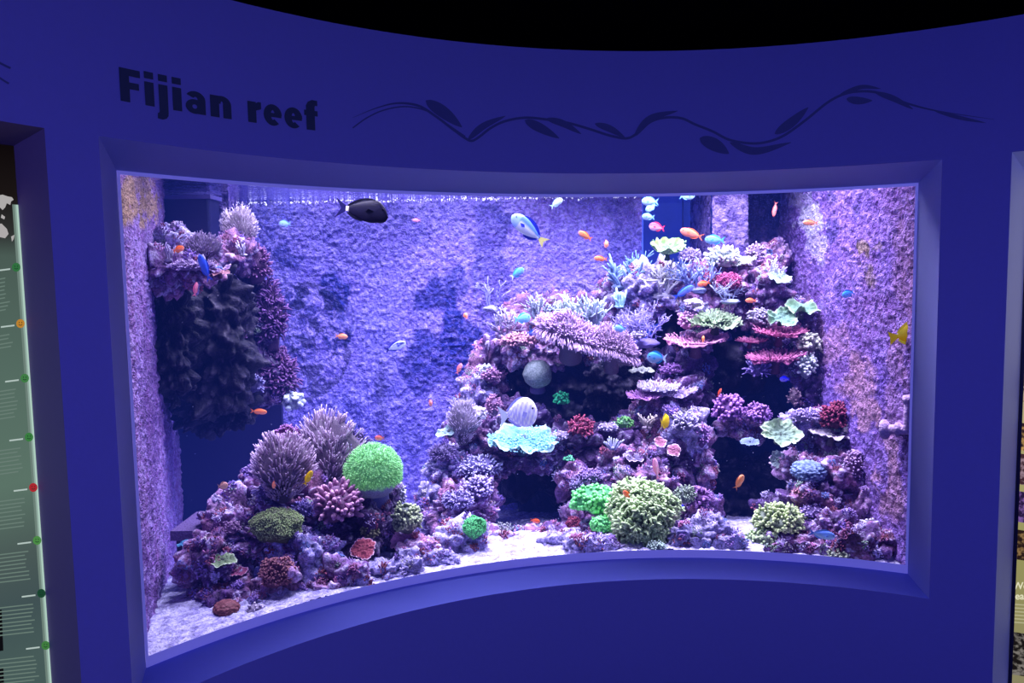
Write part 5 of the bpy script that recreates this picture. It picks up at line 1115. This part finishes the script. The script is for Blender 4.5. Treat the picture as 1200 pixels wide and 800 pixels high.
# plates on the back wall
# ------------------------------------------------------------------ fish
ORG = (0.90, 0.20, 0.05); ORB = (0.92, 0.30, 0.12); PBL = (0.20, 0.48, 0.75); BLU = (0.12, 0.30, 0.85); YEL = (0.98, 0.80, 0.05)
def fish(name, label, px, py, Y, Lpx, ang=0, yaw=0, hr=.36, body=ORG, belly=None, fin=None, tail=None, fork=.5, tailh=.9, dors=.35, paint=None, cat='fish', group=None, wr=.42, snout=.0, eye=True, roll=0):
    c0 = np.array(at(px, py, Y)); L = Lpx * Y / F_PX
    a, yw = math.radians(ang), math.radians(yaw)
    hd = np.array(RT) * math.cos(a) * math.cos(yw) + np.array([0, 1.0, 0]) * math.sin(yw) + np.array(UP) * math.sin(a) * math.cos(yw); hd = nrm(hd)
    upv = np.array([0, 0, 1.0]); z = upv - hd * (upv @ hd)
    if np.linalg.norm(z) < .35: z = np.array(RT) * (-1) - hd * (np.array(RT) @ hd) * (-1)
    z = nrm(z); y = np.cross(z, hd)
    if roll: 
        r_ = math.radians(roll); z, y = z * math.cos(r_) + y * math.sin(r_), y * math.cos(r_) - z * math.sin(r_)
    Mx = np.stack([hd, y, z], 1)
    belly = belly or tuple(np.array(body) * .8 + .2 * np.array((.9, .7, .75))); fin = fin or body; tail = tail or fin
    n, k = 26, 16; t = np.linspace(0, 1, n); BL = .80 * L; H = hr * L
    prof = np.sin(math.pi * np.clip(t, 0, 1) ** .72) ** .75; ped = .20 * np.clip((t - .55) / .45, 0, 1); up_ = np.maximum(prof * (1 - .15 * t), ped) * H * .5; up_[0] = H * .03; lo_ = np.maximum(prof, ped) * H * .5; lo_[0] = H * .03
    wd = np.maximum(np.sin(math.pi * t ** .6) ** .8, .06) * H * wr * .5 * np.where(t > .85, .6, 1)
    x = L * .5 - t * BL; zc = -snout * H * np.clip(.25 - t, 0, 1) * 2
    V = []; cc = []
    for i in range(n):
        for j in range(k):
            th = 2 * math.pi * j / k; s_, c_ = math.sin(th), math.cos(th); hh = up_[i] if s_ > 0 else lo_[i]
            V.append([x[i], wd[i] * c_, zc[i] + hh * s_])
            if paint: cc.append(paint(t[i], s_))
            else:
                w = min(1, max(0, .5 - s_ * .9)); cc.append([body[q] * (1 - w) + belly[q] * w for q in range(3)])
    V.append([x[0] + .01 * L, 0, zc[0]]); cc.append(cc[0]); V.append([x[-1], 0, 0]); cc.append(cc[-1])
    F4 = grid_faces(n, k)[:0]; i = np.arange(n - 1)[:, None]; j = np.arange(k)[None]
    F4 = np.stack([i * k + j, (i + 1) * k + j, (i + 1) * k + (j + 1) % k, i * k + (j + 1) % k], -1).reshape(-1, 4)
    F3 = [[n * k, jj, (jj + 1) % k] for jj in range(k)] + [[n * k + 1, (n - 1) * k + (jj + 1) % k, (n - 1) * k + jj] for jj in range(k)]
    root = mk(name, np.array(V) @ Mx.T, [F4, np.array(F3)], M['fish'], None, np.array(cc)); root.location = c0
    tag(root, label, cat, group)
    def sub(nm, V, F, mat, col):
        V = np.array(V, float); o = mk(nm, V @ Mx.T, F, mat, None, np.tile(np.array(col, float), (len(V), 1)) if col is not None else None, False); o.parent = root; return o
    # tail
    th_ = tailh * H * .5; xt = x[-1] + .02 * L; xe = -L * .5
    pu = up_[-1] * .8; outl = [(xt, pu), ((xt + xe) / 2, th_ * .62), (xe, th_), (xe + fork * (xt - xe) * .6, th_ * .45), (xe + fork * (xt - xe), 0), (xe + fork * (xt - xe) * .6, -th_ * .45), (xe, -th_), ((xt + xe) / 2, -th_ * .62), (xt, -pu)]
    P = [[(xt + xe + fork * (xt - xe)) / 2, 0, 0]] + [[q[0], 0, q[1]] for q in outl]; sub('tail_fin', P, np.array([[0, q, q + 1] for q in range(1, 9)] + [[0, 9, 1]]), M['fin'], tail)
    def edge_fin(nm, t0, t1, sgn, hh, colr):
        tt = np.linspace(t0, t1, 9); A = []
        for q, tv in enumerate(tt):
            xx = L * .5 - tv * BL; pr = np.interp(tv, t, up_ if sgn > 0 else lo_) * .92; e = hh * H * (math.sin(math.pi * min(1, (q + 1.2) / 9.6)) ** .6)
            A += [[xx, 0, sgn * pr], [xx - .05 * L, 0, sgn * (pr + e)]]
        sub(nm, A, grid_faces(9, 2), M['fin'], colr)
    edge_fin('dorsal_fin', .26, .92, 1, dors * .6, fin); edge_fin('anal_fin', .55, .92, -1, dors * .5, fin)
    for s_ in (-1, 1):
        xx = L * .5 - .32 * BL; yy = s_ * np.interp(.32, t, wd) * .95
        sub('pectoral_fin', [[xx, yy, -.02 * H], [xx - .10 * L, yy + s_ * .05 * L, .06 * H], [xx - .15 * L, yy + s_ * .06 * L, -.08 * H], [xx - .08 * L, yy + s_ * .03 * L, -.18 * H]], np.array([[0, 1, 2, 3]]), M['fin'], np.array(fin) * .9)
    if eye:
        b, Fb = ico(2)
        for s_ in (-1, 1):
            xx = L * .5 - .13 * BL; yy = s_ * np.interp(.13, t, wd) * .9; r = H * (.065 if H < .06 else .04)
            o = sub('eye', b * r + np.array([xx, yy, .10 * H]), Fb, M['eye'], None)
    return root
AN = 'anthias'
fish(AN, 'orange anthias swimming right, just left of the bleached coral piece', 303, 482, 3.55, 20, -5, hr=.32, body=ORG)
fish(AN, 'large orange anthias in front of the blue panel above the reef crest', 811, 274, 3.9, 29, 162, hr=.34, body=(0.825, 0.174, 0.069), fork=.7)
fish(AN, 'red pink anthias under the pale blue chromis group', 770, 266, 3.9, 19, 170, hr=.5, body=(0.683, 0.040, 0.103), belly=(0.825, 0.491, 0.616))
fish(AN, 'orange anthias in open water right of the blue tang', 686, 276, 3.7, 18, 150, hr=.38, body=ORG)
fish(AN, 'small orange anthias facing the glass below the one beside the blue tang', 710, 286, 3.8, 11, 20, 55, hr=.75, body=ORB)
fish(AN, 'orange anthias low over the blue grey finger coral', 704, 303, 3.8, 16, 175, hr=.36, body=ORG)
fish(AN, 'orange anthias in front of the red magenta sponge', 825, 332, 3.85, 15, 195, hr=.42, body=(0.900, 0.130, 0.024))
fish(AN, 'small orange anthias over the cream coral on the right of the reef', 880, 352, 3.85, 13, 180, hr=.42, body=(0.900, 0.190, 0.058))
fish(AN, 'tiny orange anthias in front of the pink table coral', 824, 399, 3.85, 12, 80, 20, hr=.6, body=(0.900, 0.277, 0.085))
fish(AN, 'orange anthias against the pale stain on the right tank wall', 950, 261, 3.6, 18, 178, hr=.34, body=ORB)
fish(AN, 'slim coral pink anthias swimming straight down before the dark niche', 908, 245, 3.9, 18, -100, hr=.24, body=(0.825, 0.151, 0.116))
fish(AN, 'orange anthias diving in the dark channel on the right', 866, 565, 3.35, 21, 55, 10, hr=.44, body=ORB, fork=.7)
fish(AN, 'small red anthias at the mouth of the right cave', 843, 460, 3.8, 11, 65, hr=.3, body=(0.825, 0.085, 0.024))
fish(AN, 'orange anthias before the back wall beside the blue stain', 400, 394, 3.8, 15, -5, hr=.42, body=ORB)
fish(AN, 'tiny orange anthias high over the blue stain of the back wall', 546, 370, 4.0, 8, 110, hr=.6, body=ORB)
fish(AN, 'coral pink anthias swimming up over the blue stain of the back wall', 538, 432, 3.9, 14, 65, hr=.36, body=(0.752, 0.206, 0.206))
fish(AN, 'round orange anthias facing the glass left of the pale mint plate', 504, 472, 3.7, 10, 0, -60, hr=.8, body=(0.825, 0.232, 0.190))
fish(AN, 'orange anthias with raised tail over the left mound', 321, 567, 2.85, 13, 250, 30, hr=.55, body=(0.752, 0.190, 0.085))
fish(AN, 'pale orange anthias low in the dark water at the left', 261, 569, 2.85, 12, 5, 25, hr=.72, body=(0.552, 0.277, 0.232))
fish(AN, 'small orange anthias hovering over the green ball coral', 445, 513, 3.35, 12, 180, hr=.5, body=(0.683, 0.116, 0.116))
fish(AN, 'bright orange anthias between the green zoanthids and the large leathery coral', 735, 580, 3.35, 14, 130, hr=.45, body=(0.900, 0.151, 0.036))
fish(AN, 'small red orange anthias in front of the small cave', 627, 610, 3.4, 12, -12, hr=.45, body=(0.900, 0.103, 0.024))
fish('clownfish', 'orange clownfish among the corals on top of the hanging reef', 209, 292, 3.0, 14, 20, hr=.5, body=(0.870, 0.151, 0.024))
fish('anthias', 'pink anthias swimming up in front of the dark hanging rock', 229, 339, 2.95, 17, 80, hr=.3, body=(0.752, 0.151, 0.277))
fish('anthias', 'faint orange anthias near the surface right of the black tang', 488, 258, 4.2, 10, 180, hr=.4, body=(0.552, 0.190, 0.378))
def p_tang(t, s): return (.004, .003, .018) if t < .93 else (.9, .8, .6)
fish('black_tang', 'large black tang with pale tail base near the water surface', 424, 246, 3.1, 62, -6, hr=.44, paint=p_tang, fin=(0.000, 0.000, 0.006), tail=(0.006, 0.004, 0.058), fork=.5, tailh=.85, wr=.3, dors=.18, snout=.4)
def p_blue(t, s):
    if s > .15 + .3 * abs(t - .5): return (.10, .22, .85) if t > .25 else (.25, .42, .95)
    return (.70, .74, .95) if t > .3 else (.32, .48, .98)
fish('blue_tang', 'blue tang with pale belly and yellow tail near the surface', 620, 269, 3.5, 52, 140, hr=.36, paint=p_blue, fin=(0.012, 0.024, 0.378), tail=(0.781, 0.724, 0.232), fork=.35, tailh=.75, wr=.35)
def chrom(label, px, py, Y, L, ang, yaw=0, hr=.45, body=PBL, **k): fish('chromis', label, px, py, Y, L, ang, yaw, hr=hr, body=body, **k)
chrom('pale silver blue chromis near the surface right of the blue tang', 652, 238, 3.8, 17, 35, hr=.42, body=(0.433, 0.683, 0.870))
chrom('pale blue chromis, upper of the overlapping pair before the blue panel', 762, 236, 3.95, 20, 178, hr=.48)
chrom('pale blue chromis, lower of the overlapping pair before the blue panel', 763, 243, 4.1, 15, 215, hr=.5)
chrom('small pale blue chromis just below the overlapping pair', 760, 254, 4.0, 15, 176, hr=.5)
chrom('pale blue chromis touching the water surface above the large orange anthias', 805, 230, 4.2, 18, 0, hr=.42)
chrom('sky blue chromis right of the large orange anthias', 838, 281, 3.9, 24, 178, hr=.42, body=(0.085, 0.399, 0.781))
chrom('sky blue chromis in open water left of the reef crest', 606, 320, 3.8, 19, 35, hr=.44, body=(0.069, 0.378, 0.825), tail=(0.616, 0.752, 0.752))
chrom('pale blue chromis at upper left before the back wall', 334, 262, 4.0, 14, 180, hr=.5, body=(0.190, 0.399, 0.825))
chrom('cyan chromis among the branching corals at the left of the upper shelf', 612, 373, 3.95, 20, 10, hr=.55, body=(0.116, 0.467, 0.870))
chrom('blue chromis below the tangled staghorn coral', 727, 385, 3.85, 14, 170, hr=.55, body=(0.116, 0.326, 0.781))
chrom('teal blue fish in the dark gap below the tangled staghorn coral', 770, 419, 3.85, 24, 175, hr=.55, body=(0.018, 0.174, 0.399), tail=(0.378, 0.491, 0.616))
chrom('slim cobalt blue fish above the cream dome coral', 801, 342, 3.85, 28, 30, hr=.28, body=(0.032, 0.116, 0.683), tail=(0.018, 0.058, 0.491))
chrom('dark blue chromis above the salmon crusted coral', 624, 390, 3.95, 16, 0, hr=.38, body=(0.018, 0.069, 0.552))
chrom('blue chromis in front of the right tank wall', 994, 344, 3.5, 15, 200, hr=.55, body=(0.036, 0.258, 0.752))
chrom('pale sky blue oval fish low on the right slope', 963, 626, 3.12, 33, -10, hr=.32, body=(0.151, 0.296, 0.825), belly=(0.378, 0.552, 0.900), tail=(0.116, 0.190, 0.752))
chrom('deep blue damselfish in the shadow under the lower rosy table coral', 920, 444, 3.85, 13, 180, hr=.5, body=(0.001, 0.004, 0.491), tail=(0.001, 0.004, 0.378))
chrom('long blue fish pointing up beside the hanging reef', 240, 314, 2.95, 34, 112, hr=.30, body=(0.024, 0.069, 0.552), belly=(0.058, 0.130, 0.616))
def p_str(t, s): return (.05, .06, .35) if (s > .0 and .0 < ((s * 2 + t) % .9) < .35) else ((.75, .82, .98) if s < -.2 else (.45, .50, .95))
fish('cleaner_fish', 'slim blue white and black striped fish before the back wall', 463, 406, 3.7, 27, 22, hr=.36, paint=p_str, fin=(0.058, 0.058, 0.491), tail=(0.018, 0.018, 0.190))
def p_ban(t, s):
    v = (t - s * .22) * 6.5
    return (.98, .96, 1.0) if (v % 1) < .38 else (.52, .50, .85)
fish('butterflyfish', 'large pale lilac fish with white bars hovering over the cyan plate coral', 607, 484, 3.55, 46, 10, 0, hr=.80, paint=p_ban, fin=(0.378, 0.378, 0.825), tail=(0.683, 0.752, 0.900), fork=.3, tailh=.7, wr=.25, dors=.15)
fish('yellow_tang', 'bright yellow tang half hidden by the right edge of the window', 1064, 391, 3.06, 46, 14, 0, hr=.60, body=YEL, belly=(0.900, 0.515, 0.002), tail=(0.900, 0.616, 0.018), fork=.15, tailh=.6, wr=.25, dors=.2, snout=.4)
fish('yellow_tang', 'small yellow tang over the ledge in the middle of the reef', 779, 494, 3.65, 19, 10, 45, hr=.85, body=(0.870, 0.642, 0.008), belly=(0.825, 0.552, 0.018), wr=.25)
fish('yellow_wrasse', 'slim yellow wrasse diving beside the leather corals', 361, 560, 2.98, 20, 62, hr=.34, body=(0.825, 0.515, 0.006), belly=(0.752, 0.491, 0.058))
fish('pink_wrasse', 'slender pink wrasse swimming up above the large leathery coral', 769, 549, 3.5, 26, 100, hr=.26, body=(0.683, 0.206, 0.399), belly=(0.825, 0.433, 0.616), tailh=.6, fork=.1)

# ------------------------------------------------------------------ water, surface glints, drifting specks, glass
A = Acc(); rng = np.random.RandomState(4); b, Fb = ico(1)
for k in range(420):  # glowing beads stand in for light glinting at the waterline
    x = rng.uniform(270, 748); g = 1.8 if rng.rand() < .12 else 1
    p = np.array(at(x, 232, Y_BACK - .05)); p[2] = Z_WATER - .012 + rng.normal(0, .006); A.add(b * rng.uniform(.0012, .0040) * g + p, Fb)
V, F, c = A.get(); tag(mk('surface_glints', V, F, plain('glint_white', (.95, .95, 1.0), .2, est=.6)), 'line of tiny bright light glints along the water surface at the back wall', 'glints', kind='stuff')
A = Acc()
for k in range(420):
    x, y_ = rng.uniform(180, 1050), rng.uniform(240, 660); Yv = rng.uniform(3.3, 3.9); p = np.array(at(x, y_, Yv))
    if p[2] < Z_SAND + .02 or p[2] > Z_WATER - .02: continue
    A.add(b * rng.uniform(.0006, .0016) + p, Fb)
V, F, c = A.get(); tag(mk('drifting_specks', V, F, plain('speck_white', (.8, .8, 1.0), .5, est=.15)), 'fine pale specks drifting in the tank water', 'particles', kind='stuff')

def water_mat():
    m, nt, out = new_mat('tank_water')
    tr = N(nt, 'ShaderNodeBsdfTransparent'); gl = N(nt, 'ShaderNodeBsdfGlossy', Roughness=0.06); gl.inputs['Color'].default_value = (.75, .75, 1, 1)
    tc = N(nt, 'ShaderNodeTexCoord'); no = N(nt, 'ShaderNodeTexNoise', Scale=14.0, Detail=2.0); nt.links.new(tc.outputs['Object'], no.inputs['Vector'])
    bp = N(nt, 'ShaderNodeBump', Strength=0.5, Distance=0.02); nt.links.new(no.outputs['Fac'], bp.inputs['Height']); nt.links.new(bp.outputs['Normal'], gl.inputs['Normal'])
    ge = N(nt, 'ShaderNodeNewGeometry'); sp = N(nt, 'ShaderNodeSeparateXYZ'); nt.links.new(ge.outputs['True Normal'], sp.inputs[0])
    ab = N(nt, 'ShaderNodeMath', operation='ABSOLUTE'); nt.links.new(sp.outputs['Z'], ab.inputs[0])
    lw = N(nt, 'ShaderNodeLayerWeight', Blend=0.5)
    mu = N(nt, 'ShaderNodeMath', operation='MULTIPLY'); nt.links.new(ab.outputs[0], mu.inputs[0]); nt.links.new(lw.outputs['Facing'], mu.inputs[1])
    mx = N(nt, 'ShaderNodeMixShader'); nt.links.new(mu.outputs[0], mx.inputs[0]); nt.links.new(tr.outputs[0], mx.inputs[1]); nt.links.new(gl.outputs[0], mx.inputs[2])
    nt.links.new(mx.outputs[0], out.inputs['Surface'])
    va = N(nt, 'ShaderNodeVolumeAbsorption', Density=0.16); va.inputs['Color'].default_value = (.25, .35, .95, 1)
    em = N(nt, 'ShaderNodeEmission', Strength=0.055); em.inputs['Color'].default_value = (.05, .11, 1.0, 1)  # volume glow stands in for light scattered by the water
    ad = N(nt, 'ShaderNodeAddShader'); nt.links.new(va.outputs[0], ad.inputs[0]); nt.links.new(em.outputs[0], ad.inputs[1]); nt.links.new(ad.outputs[0], out.inputs['Volume'])
    return m
n = 80; ths = np.linspace(A_IL - .002, A_IR + .002, n)
outl = [cyl(t, 0, RG + 0.014)[:2] for t in ths] + [(XRW + .1, 5.2), (xl2 - .1, 5.2), (xl2 - .1, 4.5)]
outl = outl[::-1]; m_ = len(outl)
V = [[x, y, Z_SAND - .3] for x, y in outl] + [[x, y, Z_WATER] for x, y in outl]
me = bpy.data.meshes.new('water'); me.from_pydata(V, [], [list(range(m_))[::-1], list(range(m_, 2 * m_))] + [[i, (i + 1) % m_, m_ + (i + 1) % m_, m_ + i] for i in range(m_)])
me.materials.append(water_mat()); bm = bmesh.new(); bm.from_mesh(me); bmesh.ops.recalc_face_normals(bm, faces=bm.faces[:]); bm.to_mesh(me); bm.free()
wo = bpy.data.objects.new('water', me); C.objects.link(wo); tag(wo, 'clear blue water filling the curved aquarium', 'water', kind='stuff')
def glass_mat():
    m, nt, out = new_mat('tank_glass'); tr = N(nt, 'ShaderNodeBsdfTransparent'); tr.inputs['Color'].default_value = (.97, .98, 1, 1); gl = N(nt, 'ShaderNodeBsdfGlossy', Roughness=0.02)
    lw = N(nt, 'ShaderNodeLayerWeight', Blend=0.12); mr = N(nt, 'ShaderNodeMath', operation='MULTIPLY'); mr.inputs[1].default_value = .5; nt.links.new(lw.outputs['Fresnel'], mr.inputs[0])
    lf_ = N(nt, 'ShaderNodeLayerWeight', Blend=0.5); cr_ = N(nt, 'ShaderNodeMapRange'); cr_.inputs['From Min'].default_value = .44; cr_.inputs['From Max'].default_value = .62; cr_.inputs['To Min'].default_value = 1; cr_.inputs['To Max'].default_value = .02
    nt.links.new(lf_.outputs['Facing'], cr_.inputs['Value']); vm = N(nt, 'ShaderNodeVectorMath', operation='MULTIPLY'); vm.inputs[0].default_value = (.97, .98, 1); nt.links.new(cr_.outputs[0], vm.inputs[1]); nt.links.new(vm.outputs[0], tr.inputs['Color'])
    mx = N(nt, 'ShaderNodeMixShader'); nt.links.new(mr.outputs[0], mx.inputs[0]); nt.links.new(tr.outputs[0], mx.inputs[1]); nt.links.new(gl.outputs[0], mx.inputs[2]); nt.links.new(mx.outputs[0], out.inputs['Surface']); return m
acc = Acc(); cyl_patch(acc, A_IL, A_IR, Z_SB, Z_IT, RG + 0.004); V, F, c = acc.get(); tag(mk('window_1', V, F, glass_mat()), kind='structure')

# ------------------------------------------------------------------ lights
def area(name, loc, rot, sx, sy, e, col, sprd=125):
    l = bpy.data.lights.new(name, 'AREA'); l.shape = 'RECTANGLE'; l.size = sx; l.size_y = sy; l.energy = e; l.color = col; l.spread = math.radians(sprd)
    o = bpy.data.objects.new(name, l); C.objects.link(o); o.location = loc; o.rotation_euler = rot; return o
LC = (0.80, 0.74, 1.0)
area('tank_light', (1.0, 3.8, Z_CEIL - .08), (0, 0, 0), 1.0, .5, 60, LC)
area('tank_light', (-0.1, 3.8, Z_CEIL - .08), (0, 0, 0), 1.0, .5, 48, LC)
area('tank_light', (-1.1, 3.65, Z_CEIL - .08), (0, 0, 0), .6, .3, 20, LC)
area('tank_light', (-0.7, 4.2, Z_CEIL - .08), (0, 0, 0), 1.6, .2, 20, LC)  # extra lamp added to brighten the upper left back wall
area('tank_light', (1.25, 3.3, Z_CEIL - .08), (0, 0, 0), .6, .25, 12, (.85, .72, 1.0))
area('tank_light', (0.1, 3.35, Z_CEIL - .08), (0, 0, 0), 1.2, .15, 19, LC)
area('tank_light', (-0.85, 2.85, Z_CEIL - .08), (0, 0, 0), .5, .2, 18, LC)
# dim blue gallery light
area('gallery_light', (0.4, -0.8, Z_CEIL - .1), (math.radians(35), 0, 0), 3.0, 1.0, 76, (.19, .205, 1.0), 180)

w = bpy.data.worlds.new('world'); bpy.context.scene.world = w; w.use_nodes = True
bg = w.node_tree.nodes['Background']; bg.inputs[0].default_value = (.01, .01, .05, 1); bg.inputs[1].default_value = 0.3

sc = bpy.context.scene
sc.view_settings.view_transform = 'Standard'; sc.view_settings.look = 'None'; sc.view_settings.exposure = 0; sc.view_settings.gamma = 1
cy = sc.cycles
cy.use_denoising = True; cy.max_bounces = 6; cy.diffuse_bounces = 3; cy.glossy_bounces = 3; cy.transparent_max_bounces = 24; cy.volume_bounces = 0
cy.sample_clamp_indirect = 6
cy.caustics_reflective = False; cy.caustics_refractive = False
